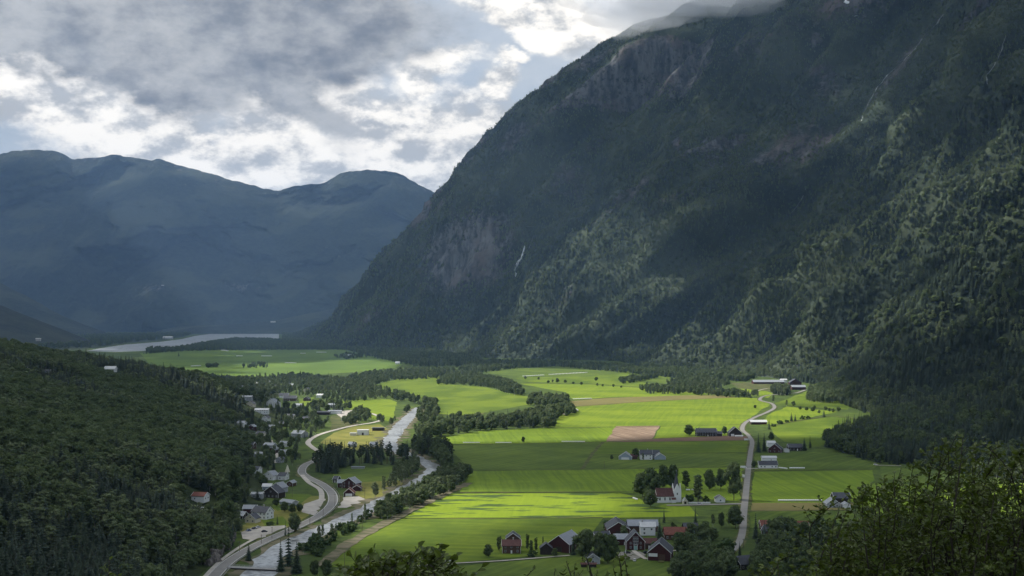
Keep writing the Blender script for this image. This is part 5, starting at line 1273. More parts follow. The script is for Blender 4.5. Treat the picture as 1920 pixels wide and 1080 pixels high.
H(1448, 1004, 26, 3.0, 9, 'x', 'brown', 'slate', 'grey roofed house tucked under trees below the small red roof', pitch=34, rot=-40)
H(1504, 998, 26, 3.6, 9, 'x', 'red', 'redroof', 'red house with white gable trim half hidden in garden trees', pitch=38)
H(1468, 1016, 17, 2.2, 3, 'x', 'turq', 'slate', 'small turquoise garden shed among dark trees', name='garden_shed', cat='garden shed', pitch=12, win=False, trim=None)
# right-hand farms
H(1580, 944, 30, 4.4, 11, 'x', 'darkwood', 'slate', 'long dark barn with purple-grey roof at the right field edge', name='barn', cat='barn', pitch=34, win=False)
H(1563, 952, 26, 3.2, 9, 'y', 'grey', 'greyroof', 'pale grey gabled house in front of the purple-grey barn', pitch=34)
H(1588, 953, 14, 2.8, 6, 'y', 'white', 'greyroof', 'small white garage beside the pale grey gabled house', name='garage', cat='garage', pitch=28, win=False)
H(1441, 878, 34, 3.6, 8, 'x', 'white', 'slate', 'white house with dark front roof beside the straight road', pitch=40, chim=.2)
H(1443, 872, 26, 7.4, 7, 'x', 'white', 'paleroof', 'pale-roofed white rear section above the dark front roof', name='rear_building', cat='house', pitch=24, win=False)
H(1456, 849, 24, 4.2, 10, 'y', 'red', 'slate', 'red gabled house with white verge boards east of the road', pitch=38, rot=-25)
H(1447, 838, 14, 4.5, 9, 'x', 'white', 'paleroof', 'white-roofed building behind the red gabled house', name='outbuilding', cat='outbuilding', pitch=26, win=False)
H(1492, 845, 26, 3.8, 10, 'x', 'darkwood', 'slate', 'dark low house right of the red gabled house', pitch=34)
H(1476, 848, 8, 2.6, 6, 'y', 'white', 'greyroof', 'tiny pale shed between red and dark houses', name='shed', cat='shed', pitch=26, win=False)
H(1423, 796, 30, 3.6, 10, 'x', 'red', 'paleroof', 'long red barn with bright white roof at the road bend', name='barn', cat='barn', pitch=26, win=False, big_door=(-.45, -.3, 3.0, 'darkwood'))
H(1325, 818, 38, 5.0, 12, 'x', 'darkwood', 'slate', 'large dark farmhouse with stepped roof in the lit field', cat='farmhouse', pitch=38, chim=-.3)
H(1345, 818, 18, 3.0, 9, 'x', 'darkwood', 'slate', 'lower dark extension at the right of the dark farmhouse', name='farm_wing', cat='outbuilding', pitch=32, win=False)
H(1379, 818, 24, 4.6, 12, 'y', 'darkwood', 'slate', 'dark steep-roofed barn beside the road bend', name='barn', cat='barn', pitch=40, win=False, big_door=(.1, .35, 3.0, 'white'))
H(1386, 819, 14, 1.2, 5, 'x', 'white', 'paleroof', 'low white-roofed shelter next to the dark steep barn', name='shelter', cat='shelter', pitch=12, win=False, trim=None)
H(1212, 862, 22, 5.8, 11, 'x', 'white', 'slate', 'white farmhouse with dark roof in the shaded field', cat='farmhouse', pitch=36, chim=.15)
H(1226, 860, 22, 4.8, 10, 'x', 'bluegrey', 'slate', 'dark-roofed right wing of the shaded-field farm', name='farm_wing', cat='outbuilding', pitch=38, trim=None)
H(1174, 862, 24, 3.0, 11, 'y', 'bluegrey', 'greyroof', 'pale blue-grey garage at the left of the shaded-field farm', name='garage', cat='garage', pitch=34, win=False, rot=-10, big_door=(-.3, .3, 2.4, 'white'))
H(1238, 862, 20, 3.0, 9, 'y', 'bluegrey', 'greyroof', 'pale gabled shed at the right of the shaded-field farm', name='shed', cat='shed', pitch=32, win=False)
H(1189, 861, 12, 3.0, 8, 'x', 'brown', 'brownroof', 'small brown link building left of the white farmhouse', name='link_building', cat='outbuilding', pitch=28, win=False, trim=None)
# mountain farm
H(1442, 720, 58, 4.6, 24, 'x', 'red', 'greyroof', 'very long low cowshed with pale grey roof below the mountain', name='cowshed', cat='cowshed', pitch=20, win=False)
H(1470, 718, 12, 7.5, 12, 'x', 'white', 'paleroof', 'white silo-like block at the end of the long cowshed', name='silo_building', cat='silo', pitch=18, win=False)
H(1492, 722, 22, 6.0, 20, 'y', 'red', 'slate', 'dark red gabled barn behind the mountain farm yard', name='barn', cat='barn', pitch=30, win=False)
H(1498, 731, 26, 6.0, 16, 'x', 'red', 'greyroof', 'red barn with rounded grey roof nearest the mountain farm track', name='barn', cat='barn', pitch=26, win=False)
# village on the left
H(490, 974, 34, 5.6, 9, 'x', 'white', 'slate', 'white two-storey house with dark roof above the car park', pitch=38, rot=-28, chim=.1)
H(467, 962, 23, 4.2, 9, 'x', 'red', 'greyroof', 'dark red house with pale roof behind the white house', pitch=26)
H(472, 981, 22, 3.4, 7, 'y', 'cream', 'slate', 'cream cottage with dark roof left of the white house', name='cottage', cat='cottage', pitch=36, rot=-20)
H(512, 934, 34, 4.6, 10, 'y', 'darkwood', 'slate', 'dark house with two white-edged gables in the village', pitch=34, rot=-25)
H(522, 924, 24, 4.4, 9, 'y', 'grey', 'greyroof', 'grey gabled house just behind the dark two-gabled house', pitch=36, rot=-25)
H(500, 920, 16, 4.0, 7, 'x', 'bluegrey', 'paleroof', 'blue-grey house with pale roof between the gabled houses', pitch=30)
H(507, 900, 22, 4.4, 8, 'y', 'white', 'greyroof', 'white gabled house highest in the lower village', pitch=34, rot=-30)
H(481, 934, 20, 3.2, 8, 'x', 'grey', 'greyroof', 'low flat-looking grey house left of the dark gabled house', pitch=16)
H(540, 948, 30, 2.6, 8, 'x', 'grey', 'greyroof', 'long low grey-roofed garage by the gardens', name='garage', cat='garage', pitch=22, rot=-35, win=False)
H(658, 916, 30, 4.8, 9, 'y', 'red', 'greyroof', 'red house with grey-edged gable beside the playing field', pitch=32, rot=-24)
H(643, 914, 20, 4.0, 9, 'x', 'red', 'greyroof', 'red wing with pale roof left of the red gabled house', name='house_wing', cat='outbuilding', pitch=28)
H(669, 921, 16, 2.8, 7, 'y', 'red', 'brownroof', 'small dark red shed right of the red gabled house', name='shed', cat='shed', pitch=30, win=False)
H(654, 931, 19, 3.0, 8, 'y', 'red', 'redroof', 'red garage with wide white door by the lit yard', name='garage', cat='garage', pitch=40, win=False, big_door=(-.34, .34, 2.5, 'white'))
H(373, 944, 25, 3.6, 9, 'x', 'white', 'redroof', 'white house with red roof alone on the wooded left slope', pitch=26, rot=-12, dz=1.5)
H(410, 830, 30, 3.6, 10, 'x', 'grey', 'greyroof', 'pale grey house on stilts high on the wooded left slope', pitch=22, rot=-15, dz=1.5)
H(78, 706, 26, 3.4, 11, 'x', 'brown', 'slate', 'dark cottage beside a small meadow on the left hilltop', name='cottage', cat='cottage', pitch=34, dz=1.0)
H(205, 699, 20, 3.4, 12, 'x', 'white', 'paleroof', 'small pale house peeping over the crest of the left hill', pitch=30, dz=2)
H(490, 776, 25, 5.0, 10, 'x', 'white', 'greyroof', 'long white house with grey roof in the upper village', pitch=24)
H(510, 763, 26, 5.0, 12, 'y', 'white', 'greyroof', 'white gabled house above the long white one', pitch=34, rot=-20)
H(458, 750, 26, 4.6, 12, 'x', 'grey', 'greyroof', 'wide low grey house high in the upper village', pitch=16)
H(532, 746, 18, 4.6, 12, 'x', 'white', 'slate', 'left of two dark-roofed houses in the upper village', pitch=34)
H(543, 752, 24, 5.0, 13, 'x', 'brown', 'slate', 'brown dark-roofed house next to the white-walled one in the upper village', pitch=36)
H(481, 724, 16, 5.0, 12, 'x', 'white', 'paleroof', 'distant pale house among trees above the upper village', pitch=28)
H(504, 722, 12, 5.0, 12, 'y', 'white', 'paleroof', 'distant small white gable right of the pale house among trees', pitch=30)
H(560, 820, 24, 4.6, 14, 'x', 'grey', 'greyroof', 'grey-roofed barn alone in the trees by the winding road', name='barn', cat='barn', pitch=26, rot=-28, win=False)
H(624, 764, 18, 4.2, 14, 'x', 'grey', 'greyroof', 'grey workshop at the upper end of the gravel yard', name='workshop', cat='workshop', pitch=18)
H(600, 778, 34, 4.0, 14, 'x', 'darkwood', 'slate', 'long dark open shed along the gravel yard', name='shed', cat='shed', pitch=12, win=False)
H(627, 776, 24, 4.2, 12, 'x', 'white', 'greyroof', 'pale long shed right of the dark open shed', name='shed', cat='shed', pitch=12, win=False)
H(680, 816, 20, 6.4, 10, 'x', 'white', 'paleroof', 'flat-roofed white works building on the dry grass', name='works_building', cat='works building', pitch=4, win=False, big_door=(-.08, .1, 3.2, 'darkwood'))
H(662, 817, 11, 3.2, 6, 'x', 'cream', 'paleroof', 'low cream annexe left of the white works building', name='annexe', cat='annexe', pitch=4, win=False)
H(709, 808, 22, 3.8, 8, 'x', 'darkwood', 'slate', 'long black shed right of the white works building', name='shed', cat='shed', pitch=8, win=False)
H(505, 842, 20, 4.4, 10, 'x', 'grey', 'greyroof', 'grey house on the slope above the winding road', pitch=26, rot=-20)
H(512, 850, 16, 4.0, 9, 'y', 'brown', 'greyroof', 'brown gabled house just below the grey slope house', pitch=30, rot=-20)
H(483, 858, 14, 3.8, 8, 'x', 'grey', 'greyroof', 'small grey house at the dark forest edge of the village', pitch=24)
H(671, 879, 24, 1.8, 3, 'x', 'grey', 'greyroof', 'long grey stand at the back of the playing field', name='stand', cat='stand', pitch=10, win=False, trim=None)
H(655, 669, 14, 5, 14, 'x', 'grey', 'paleroof', 'tiny pale farmhouse among far trees at the valley bend', pitch=30)
H(1015 - 270, 683, 8, 5, 14, 'x', 'white', 'paleroof', 'tiny white house at the far edge of the lit meadow', pitch=30)
for px, py, w_, lb in [(340, 612, 5, 'white speck of a house on the far shore slope'), (345, 624, 7, 'pale long house just above the far end of the lake'), (512, 605, 9, 'pale roofs of a farm on the slope right of the lake'), (72, 638, 9, 'white house high on the forested slope at far left'), (305, 536, 5, 'small pale building far up the blue mountainside'), (315, 636, 18, 'low grey long building on the near lake shore')]:
    p = hit(px, py)
    if py in (614, 605, 536):      # stands on the distant slope
        dd = ray(px, py).normalized(); q = None
        for o_ in S.objects:
            if o_.name.startswith('distant'):
                ok_, loc_, n_, i_ = o_.ray_cast(Vector((0, 0, CAMZ)), dd)
                if ok_ and (q is None or loc_.y < q.y): q = loc_
        p = q or p
    if py == 638: p = at(px, py, 3400)
    dd_ = p.y; wm = w_ * dd_ / F
    e = obj('far_house', None, loc=(p.x, p.y, p.z - 1), label=lb, cat='house')
    obj('wall', mesh_from('wall', *gable_wall(wm, wm * .35, wm * .16 + 3, wm * .1), [M['grey']]), e)
    g = Geo(); roof_geo(g, wm, wm * .35, wm * .16 + 3, wm * .1, .8, .8); obj('roof', g.mesh('roof', [M['paleroof' if w_ != 44 else 'greyroof']]), e)

# smaller houses scattered in the village gardens
for px, py, w_, h_, o_, wm_, rm_, lb in [
 (530, 900, 15, 4, 'x', 'white', 'slate', 'small white house under the dark trees left of the road bend'), (545, 912, 12, 3, 'y', 'brown', 'greyroof', 'brown garden shed left of the forked side road'),
 (497, 868, 14, 4, 'x', 'cream', 'greyroof', 'cream house beside the narrow side lane'), (524, 868, 12, 4, 'y', 'grey', 'slate', 'grey gabled house right of the narrow side lane'), (532, 838, 14, 4, 'x', 'white', 'greyroof', 'white house in the trees below the grey-roofed barn'),
 (470, 840, 13, 4, 'x', 'brown', 'slate', 'brown house at the forest edge above the side lane'), (452, 800, 14, 4.5, 'x', 'white', 'greyroof', 'white house at the forest edge below the upper village'), (530, 800, 14, 4, 'x', 'red', 'slate', 'red house left of the grey-roofed barn'),
 (470, 762, 14, 4, 'y', 'cream', 'slate', 'cream gabled house under the wide low grey house'), (560, 764, 14, 4, 'x', 'white', 'greyroof', 'white house right of the upper village meadow'), (575, 752, 12, 4, 'y', 'red', 'slate', 'red gabled house at the edge of the small bright plot'),
 (600, 746, 12, 5, 'x', 'white', 'paleroof', 'pale house beside the bright plot in the valley wood'), (450, 730, 14, 5, 'x', 'cream', 'greyroof', 'cream house above the wide low grey house'), (520, 728, 12, 5, 'x', 'red', 'slate', 'red house behind the two dark-roofed ones'),
 (646, 790, 9, 3, 'x', 'grey', 'greyroof', 'grey hut by the curve of the gravel road'), (660, 838, 12, 3, 'x', 'grey', 'greyroof', 'low grey shed behind the dark tall trees'), (700, 838, 12, 3, 'x', 'white', 'greyroof', 'low white shed between the tall trees and the river'),
 (630, 905, 8, 3, 'x', 'darkwood', 'slate', 'dark shed left of the red houses by the field'), (452, 972, 12, 3, 'x', 'darkwood', 'greyroof', 'dark shed left of the cream cottage'),
 (488, 820, 14, 4.5, 'x', 'cream', 'slate', 'cream house with dark roof midway up the village slope'), (472, 806, 12, 4, 'y', 'red', 'greyroof', 'red gabled house midway up the village slope'), (508, 806, 12, 4, 'x', 'white', 'greyroof', 'white house midway up the village slope'), (545, 785, 13, 4, 'x', 'cream', 'slate', 'cream house right above the grey-roofed barn'),
 (498, 790, 13, 4.5, 'y', 'white', 'slate', 'white gabled house just below the long white one'), (574, 790, 12, 4, 'x', 'brown', 'slate', 'brown house by the long dark open shed'), (530, 855, 12, 4, 'x', 'grey', 'greyroof', 'grey bungalow above the tipi tent'), (480, 888, 13, 4, 'x', 'white', 'slate', 'white house at the wood edge above the flat grey house'), (545, 726, 12, 5, 'x', 'white', 'greyroof', 'white house in the far wood above the bright plot'), (575, 735, 12, 5, 'y', 'cream', 'slate', 'cream gabled house in the far wood')]:
    H(px, py, w_, h_, 8, o_, wm_, rm_, lb, pitch=32, rot=-15)

# the church
P = hit(1247, 943); sc = P.y / F
e = obj('church', None, loc=(P.x, P.y + 6, 0), rz=R(6), label='white church with red-brown nave roof, twin-gabled tower and grey spire', cat='church')
Lx = 32 * sc
obj('nave_wall', mesh_from('nave_wall', *gable_wall(Lx, 9.5, 5.2, 6.0), [M['white']]), e)
g = Geo(); roof_geo(g, Lx, 9.5, 5.2, 6.0, .3, .3); obj('nave_roof', g.mesh('nave_roof', [M['brownroof']]), e)
for k in range(3): window(e, -Lx / 2 + Lx * (k + .6) / 3.4, -4.75, 1.9, 1.1, 2.4, 'f')
tx = Lx / 2 + 3.3; tw = 3.3
boxes('tower', [(tx - tw, tx + tw, -tw, tw, -1, 9.0)], 'white', e)
g = Geo()                                                       # steep gable on each face of the tower
for a in range(4):
    c, s = math.cos(a * math.pi / 2), math.sin(a * math.pi / 2)
    v = [(tw, -tw, 9.0), (tw, tw, 9.0), (tw, 0, 15.2), (tw - .5, -tw, 9.0), (tw - .5, tw, 9.0), (tw - .5, 0, 15.2)]
    g.add([(tx + x * c - y * s, x * s + y * c, z) for x, y, z in v], [(0, 1, 2), (5, 4, 3), (0, 3, 4, 1), (1, 4, 5, 2), (2, 5, 3, 0)])
obj('tower_gable', g.mesh('tower_gable', [M['white']]), e)
g = Geo()
N8 = [(tx + 2.9 * math.cos(i * math.pi / 4 + math.pi / 8), 2.9 * math.sin(i * math.pi / 4 + math.pi / 8), 9.0) for i in range(8)]
N8b = [(tx + 1.9 * math.cos(i * math.pi / 4 + math.pi / 8), 1.9 * math.sin(i * math.pi / 4 + math.pi / 8), 14.5) for i in range(8)]
g.add(N8 + N8b + [(tx, 0, 24.5)], [(i, (i + 1) % 8, 8 + (i + 1) % 8, 8 + i) for i in range(8)] + [(8 + i, 8 + (i + 1) % 8, 16) for i in range(8)])
sp_ = obj('spire', g.mesh('spire', [M['slate']]), e)
boxes('cross', [(tx - .06, tx + .06, -.06, .06, 24.3, 26.3), (tx - .5, tx + .5, -.05, .05, 25.4, 25.55)], 'metal', sp_)
window(e, tx, -tw, 6.0, 1.0, 1.7, 'f'); window(e, tx + tw, 0, 6.0, 1.0, 1.7, 'r')
dd = boxes('door', [(tx + tw, tx + tw + .1, -.8, .8, 0, 2.8)], 'brown', e); boxes('handle', [(tx + tw + .1, tx + tw + .18, .5, .6, 1.1, 1.25)], 'metal', dd)
g = Geo(); v_, f_ = gable_wall(3.2, 3.0, 2.8, 1.2); g.add(np.array(v_) + [tx - 3.6, -tw - 1.6, 0], f_); obj('porch', g.mesh('porch', [M['white']]), e)
g = Geo(); roof_geo(g, 3.2, 3.0, 2.8, 1.2, .25, .2); g.v = [a + [tx - 3.6, -tw - 1.6, 0] for a in g.v]; obj('porch_roof', g.mesh('porch_roof', [M['brownroof']]), e)
g = Geo(); v_, f_ = gable_wall(6, 6.5, 4.0, 3.6); g.add(np.array(v_) + [-Lx / 2 - 3, 0, 0], f_); obj('chancel_wall', g.mesh('chancel_wall', [M['white']]), e)
g = Geo(); roof_geo(g, 6, 6.5, 4.0, 3.6, .3, .25); g.v = [a + [-Lx / 2 - 3, 0, 0] for a in g.v]; obj('chancel_roof', g.mesh('chancel_roof', [M['brownroof']]), e)
H(1285, 945, 9, 2.2, 4, 'y', 'cream', 'greyroof', 'small cream lychgate in front of the church tower', name='lychgate', cat='lychgate', pitch=52, win=False, big_door=(-.22, .22, 2.0, 'darkwood'), over=.3)
e = H(1351, 942, 17, 3.0, 7, 'y', 'white', 'slate', 'small white house with dark roof at the churchyard corner', pitch=32)
for x0, x1, lb in [(1291, 1332, 'low white churchyard wall along the lane'), (1297, 1312, 'short white wall at the back of the churchyard')]:
    y_ = 944 if x1 > 1320 else 919
    a, b = hit(x0, y_), hit(x1, y_)
    boxes('churchyard_wall', [(a.x, b.x, a.y, a.y + .5, 0, 1.1)], 'white', label=lb, cat='wall')

# ------------------------------------------------------------------ bridge, poles, guard rail
a, b = gp(437, 1067), gp(520, 1071)
bl = (b - a); Lb = bl.length + 6; e = obj('footbridge', None, loc=(a.x + bl.x / 2, a.y + bl.y / 2, 0), rz=math.atan2(bl.y, bl.x), label='narrow grey bridge with railings crossing the river at the bottom edge', cat='bridge')
boxes('deck', [(-Lb / 2, Lb / 2, -1.9, 1.9, 1.0, 1.35)], 'concrete', e)
boxes('beam', [(-Lb / 2, Lb / 2, -1.6, -1.2, .3, .99), (-Lb / 2, Lb / 2, 1.2, 1.6, .3, .99)], 'darkwood', e)
for s_ in (-1.85, 1.85):
    boxes('railing', [(-Lb / 2, Lb / 2, s_ - .05, s_ + .05, 2.25, 2.38), (-Lb / 2, Lb / 2, s_ - .03, s_ + .03, 1.8, 1.88)], 'metal', e)
    for k in range(12): boxes('railing_post', [(-Lb / 2 + Lb * k / 11 - .05, -Lb / 2 + Lb * k / 11 + .05, s_ - .04, s_ + .04, 1.36, 2.24)], 'metal', e)
for x_ in (-Lb / 2 + 1, Lb / 2 - 1): boxes('abutment', [(x_ - 1, x_ + 1, -2.2, 2.2, -1, .99)], 'concrete', e)
pm = None
def upole(px, py, hpx, label, name='utility_pole', arm=True, mat='pole', group=None):
    global pm
    P = hit(px, py); h = hpx * P.y / F
    e = obj(name, None, loc=P, label=label, cat='pole' if name != 'flagpole' else 'flagpole', group=group)
    g = Geo(); g.add(*cyl((0, 0, -.5), (0, 0, h), .16, .10, 7)); obj('pole', g.mesh('pole', [M[mat]]), e)
    if arm: boxes('cross_arm', [(-.8, .8, -.06, .06, h - .7, h - .55)], mat, e)
    else:
        g = Geo(); g.add(*cyl((0, 0, h), (0, 0, h + .2), .16, .05, 7)); obj('finial', g.mesh('finial', [M[mat]]), e)
for px, py, hh, lb in [(581, 985, 22, 'utility pole beside the road below the pale yard'), (606, 973, 26, 'utility pole between the road and the river near the yard'), (628, 954, 28, 'tall pole at the outer curve of the road'), (510, 1010, 22, 'pole at the roadside opposite the car park'), (449, 1035, 20, 'pole beside the lower road curve'), (490, 1020, 18, 'pole between lower road and river'),
                       (679, 998, 34, 'thin pole on the stony far river bank'), (646, 1062, 28, 'pole at the lower corner of the bright crop'), (1133, 877, 12, 'thin pole standing in the shaded field left of the farm'), (548, 932, 20, 'pole in the village gardens'), (531, 915, 18, 'pole above the village gardens'), (684, 935, 20, 'pole with box beside the red garage yard'), (752, 815, 12, 'pole beside the upper river reach')]:
    upole(px, py, hh, lb)
upole(1173, 1044, 30, 'tall white flagpole on the lawn before the red villa', 'flagpole', False, 'white')
upole(1394, 1028, 18, 'short roadside pole at the bend near the farm')
for off, nm in ((5.4, 'steel guard rail along the river side of the lower road'),):
    e = obj('guard_rail', None, loc=(0, 0, 0), label=nm, cat='guard rail')
    n_ = len(R1C); V, Fc = [], []; posts = []
    cs = []
    for i in range(2, int(n_ * .62)):
        c = R1C[i]; t = R1C[i + 1] - R1C[i - 1]; t.z = 0; t.normalize(); nn = Vector((t.y, -t.x, 0)); cs.append(c + nn * off)
    for i, c in enumerate(cs):
        V += [(c.x, c.y, .45), (c.x, c.y, .8), (c.x + .08, c.y, .8), (c.x + .08, c.y, .45)]
        if i: 
            for k in range(4): Fc.append((4 * i - 4 + k, 4 * i - 4 + (k + 1) % 4, 4 * i + (k + 1) % 4, 4 * i + k))
    obj('rail', mesh_from('rail', V, Fc, [M['metal']]), e)
    for c in cs[::2]:
        boxes('post', [(c.x + .09, c.x + .2, c.y - .06, c.y + .06, -.2, .78)], 'pole', e)

# rock cutting above the lower road
def rocks(px0, py0, px1, py1, n, s0, s1, nm, lab):
    import bmesh
    for i in range(n):
        t = (i + .5) / n; px = px0 + (px1 - px0) * t + random.uniform(-5, 5); py = py0 + (py1 - py0) * t
        P = hit(px, py)
        bm = bmesh.new(); bmesh.ops.create_icosphere(bm, subdivisions=2, radius=1)
        sx, sy, sz = random.uniform(.7, 1.2), random.uniform(.7, 1.1), random.uniform(.9, 1.5)
        for v in bm.verts:
            q = v.co.copy(); k = 1 + .38 * float(vnoise(q.x * 1.7 + i * 7, q.y * 1.7, q.z * 1.7, seed=i)) 
            v.co = Vector((round(q.x * k * 3.2) / 3.2 * sx, round(q.y * k * 3) / 3 * sy, q.z * k * sz)) * random.uniform(.96, 1.04)
        me = bpy.data.meshes.new(nm); bm.to_mesh(me); bm.free(); me.materials.append(M['cliff'])
        o = obj(nm, me, loc=P, rz=random.uniform(0, 6), label=lab, cat='rock', group='rocks of the road cutting')
        s = random.uniform(s0, s1); o.scale = (s, s, s)
mm_, g_ = new_mat('cut_rock'); p_ = posn(g_); n_ = g_.noise(g_.vmath('MULTIPLY', p_, (1, 1, .35)), .6, 6, .7)
M['cliff'] = finish(g_, mm_, g_.mix(g_.ramp(n_, .35, .65), (.05, .045, .042), (.19, .17, .15)), .9, bump=n_, bstr=.9, bdist=.6)
rocks(392, 1062, 436, 1005, 9, 3.2, 5.2, 'rock_outcrop', 'dark craggy rock in the cutting above the lower road curve')

# ------------------------------------------------------------------ vehicles
def car(px, py, mat, label, rot, L=4.4, Wc=1.8, van=False, cat='car', nm='parked_car', z=.4):
    P = hit(px, py)
    e = obj(nm, None, loc=(P.x, P.y, P.z + z * .25), rz=R(rot), label=label, cat=cat)
    def loft(secs_, mt, name, par):
        g = Geo(); V = []
        for x, w, z0, z1 in secs_: V += [(x, -w, z0), (x, w, z0), (x, w, z1), (x, -w, z1)]
        Fc = [(3, 2, 1, 0)] + [(4 * i + k, 4 * i + (k + 1) % 4, 4 * i + 4 + (k + 1) % 4, 4 * i + 4 + k) for i in range(len(secs_) - 1) for k in range(4)] + [tuple(4 * (len(secs_) - 1) + k for k in range(4))]
        g.add(V, Fc); return obj(name, g.mesh(name, [M[mt]]), par)
    l, w = L / 2, Wc / 2
    if van:
        loft([(-l, w * .95, .35, 2.3), (l * .7, w * .95, .35, 2.3), (l * .8, w * .92, .35, 1.9), (l, w * .85, .35, .95)], mat, 'body', e)
        loft([(l * .66, w * .97, 1.35, 1.85), (l * .86, w * .9, 1.35, 1.7)], 'glass', 'windscreen', e)
    else:
        loft([(-l, w * .86, .35, .8), (-l * .93, w, .3, .95), (l * .45, w, .3, .95), (l * .95, w * .93, .3, .75), (l, w * .8, .35, .62)], mat, 'body', e)
        loft([(-l * .85, w * .86, .96, 1.0), (-l * .6, w * .8, .96, 1.42), (l * .15, w * .8, .96, 1.45), (l * .5, w * .88, .96, 1.0)], 'glass', 'windows', e)
        loft([(-l * .56, w * .74, 1.44, 1.50), (l * .12, w * .74, 1.46, 1.52)], mat, 'roof', e)
    for sx in (-.62, .62):
        for sy in (-1, 1):
            g = Geo(); g.add(*cyl((sx * l, sy * w - .1, .32), (sx * l, sy * w + .1, .32), .32, .32, 10)); g.f += [tuple(range(10)), tuple(range(19, 9, -1))]
            obj('wheel', g.mesh('wheel', [M['black']]), e)
    for sy in (-.6, .6): boxes('headlight', [(l * .97, l * 1.005, sy * w - .15, sy * w + .15, .55, .7)], 'white', e)
    return e
car(496, 998, 'cardark', 'dark car parked in the middle of the roadside car park', 10)
car(477, 992, 'cardark', 'black car at the upper left edge of the car park', 60)
car(484, 990, 'carsilver', 'silver car beside the black one in the car park', 60)
car(466, 996, 'carblue', 'dark blue car at the left end of the car park', 60)
car(1190, 1052, 'carwhite', 'white car parked on the farm lane', 80)
car(1312, 946, 'carsilver', 'silver car on the lane beside the church', 0)
car(1176, 1038, 'cardark', 'dark car under the edge of the farmyard hedge', 20)
car(1212, 1038, 'cardark', 'dark pickup beside the left wall of the front red barn', 10)
car(372, 952, 'carwhite', 'white car below the red-roofed hill house', 30)
car(379, 957, 'carwhite', 'white van parked below the first white car on the slope', 60, van=True, cat='van', nm='parked_van')
car(1394, 878, 'carwhite', 'upper white van left of the straight road', 0, L=6, Wc=2.2, van=True, cat='van', nm='parked_van')
car(1394, 895, 'carwhite', 'lower white van left of the straight road', 85, L=6, Wc=2.2, van=True, cat='van', nm='parked_van')
car(1400, 826, 'carwhite', 'white van at the end of the brown soil strip', 0, L=6, Wc=2.2, van=True, cat='van', nm='parked_van')
car(1642, 872, 'carwhite', 'white car at the forest edge on the right', 0)
car(550, 985, 'carwhite', 'white car driving on the road beside the river', 35)
# notice board and tent
e = obj('tent', None, loc=hit(539, 885), label='tall narrow white tipi tent on the grass by the road', cat='tent')
g = Geo(); n8 = [(2.6 * math.cos(i * .785), 2.6 * math.sin(i * .785), 0) for i in range(8)]; n8b = [(.25 * math.cos(i * .785), .25 * math.sin(i * .785), 7) for i in range(8)]
g.add(n8 + n8b, [(i, (i + 1) % 8, 8 + (i + 1) % 8, 8 + i) for i in range(8)]); obj('canvas', g.mesh('canvas', [M['cream']]), e)
g = Geo()
for i in range(5): g.add(*cyl((-.15 * math.cos(i * 1.25), -.15 * math.sin(i * 1.25), 6.5), (.5 * math.cos(i * 1.25), .5 * math.sin(i * 1.25), 8.2), .04, .03, 4))
obj('pole_tips', g.mesh('pole_tips', [M['pole']]), e)

# ------------------------------------------------------------------ silage bales
gb = Geo(); n = 12
ring = [(math.cos(i * 2 * math.pi / n), math.sin(i * 2 * math.pi / n)) for i in range(n)]
V = [(-.6, c * .52, .62 + s * .52) for c, s in ring] + [(-.52, c * .62, .62 + s * .62) for c, s in ring] + [(.52, c * .62, .62 + s * .62) for c, s in ring] + [(.6, c * .52, .62 + s * .52) for c, s in ring]
gb.add(V, [(k * n + i, k * n + (i + 1) % n, (k + 1) * n + (i + 1) % n, (k + 1) * n + i) for k in range(3) for i in range(n)] + [tuple(range(n - 1, -1, -1)), tuple(range(3 * n, 4 * n))])
bale_me = gb.mesh('silage_bale', [M['film']])
def bales(p0, p1, label, group, layers=1, scale=1.0):
    a, b = gp(*p0), gp(*p1); L_ = (b - a).length; n_ = max(2, min(26 if scale < 1.3 else 11, int(L_ / (1.35 * scale))))
    st = 1.35 * scale if n_ * 1.35 * scale >= L_ * .9 else L_ / n_
    for l_ in range(layers):
        for i in range(n_ - l_):
            q = a.lerp(b, (i + .5 + l_ * .5) / n_)
            o = obj('silage_bale', bale_me, loc=(q.x, q.y + random.uniform(-.15, .15), zdown(q.x, q.y) * (1 if q.y < 4000 else 0) + .2 + l_ * 1.1 * scale), rz=random.uniform(-.08, .08), label=label, cat='silage bale', group=group)
            s = scale * (max(1, st / (1.35 * scale))); o.scale = (s, scale * 1.1, scale * 1.0)
bales((1459, 940), (1541, 940), 'white wrapped bale in the long row below the bright striped crop', 'bale row below the bright striped crop', 1, 1.1)
bales((1480, 879), (1509, 879), 'white wrapped bale in the row right of the white roadside house', 'bale row right of the white roadside house', 1, 1.1)
bales((1460, 878), (1476, 880), 'white wrapped bale in the short pile touching the white roadside house', 'bale pile at the white roadside house')
bales((868, 831), (900, 831), 'white wrapped bale in the leftmost row under the lit field', 'leftmost bale row under the lit field')
bales((929, 831), (959, 831), 'white wrapped bale in the middle row under the lit field', 'middle bale row under the lit field')
bales((1053, 829), (1097, 829), 'white wrapped bale in the rightmost row under the lit field', 'rightmost bale row under the lit field')
bales((813, 1056), (831, 1055), 'white wrapped bale in the left stack beside the farm track', 'left bale stack beside the farm track', 2)
bales((834, 1054), (852, 1053), 'white wrapped bale in the right stack beside the farm track', 'right bale stack beside the farm track', 2)
bales((1074, 749), (1110, 748), 'white wrapped bale in the row at the tip of the brown strip', 'bale row at the tip of the brown strip', 1, 1.3)
bales((1074, 768), (1084, 771), 'white wrapped bale on the yard at the end of the wood', 'bales on the yard at the end of the wood', 2, 1.2)
bales((1115, 693), (1156, 694), 'white wrapped bale in the row on the farthest green field', 'bale row on the farthest green field', 1, 1.5)
bales((1030, 703), (1100, 699), 'white wrapped bale in the long row across the far field', 'long bale row across the far field', 1, 1.4)
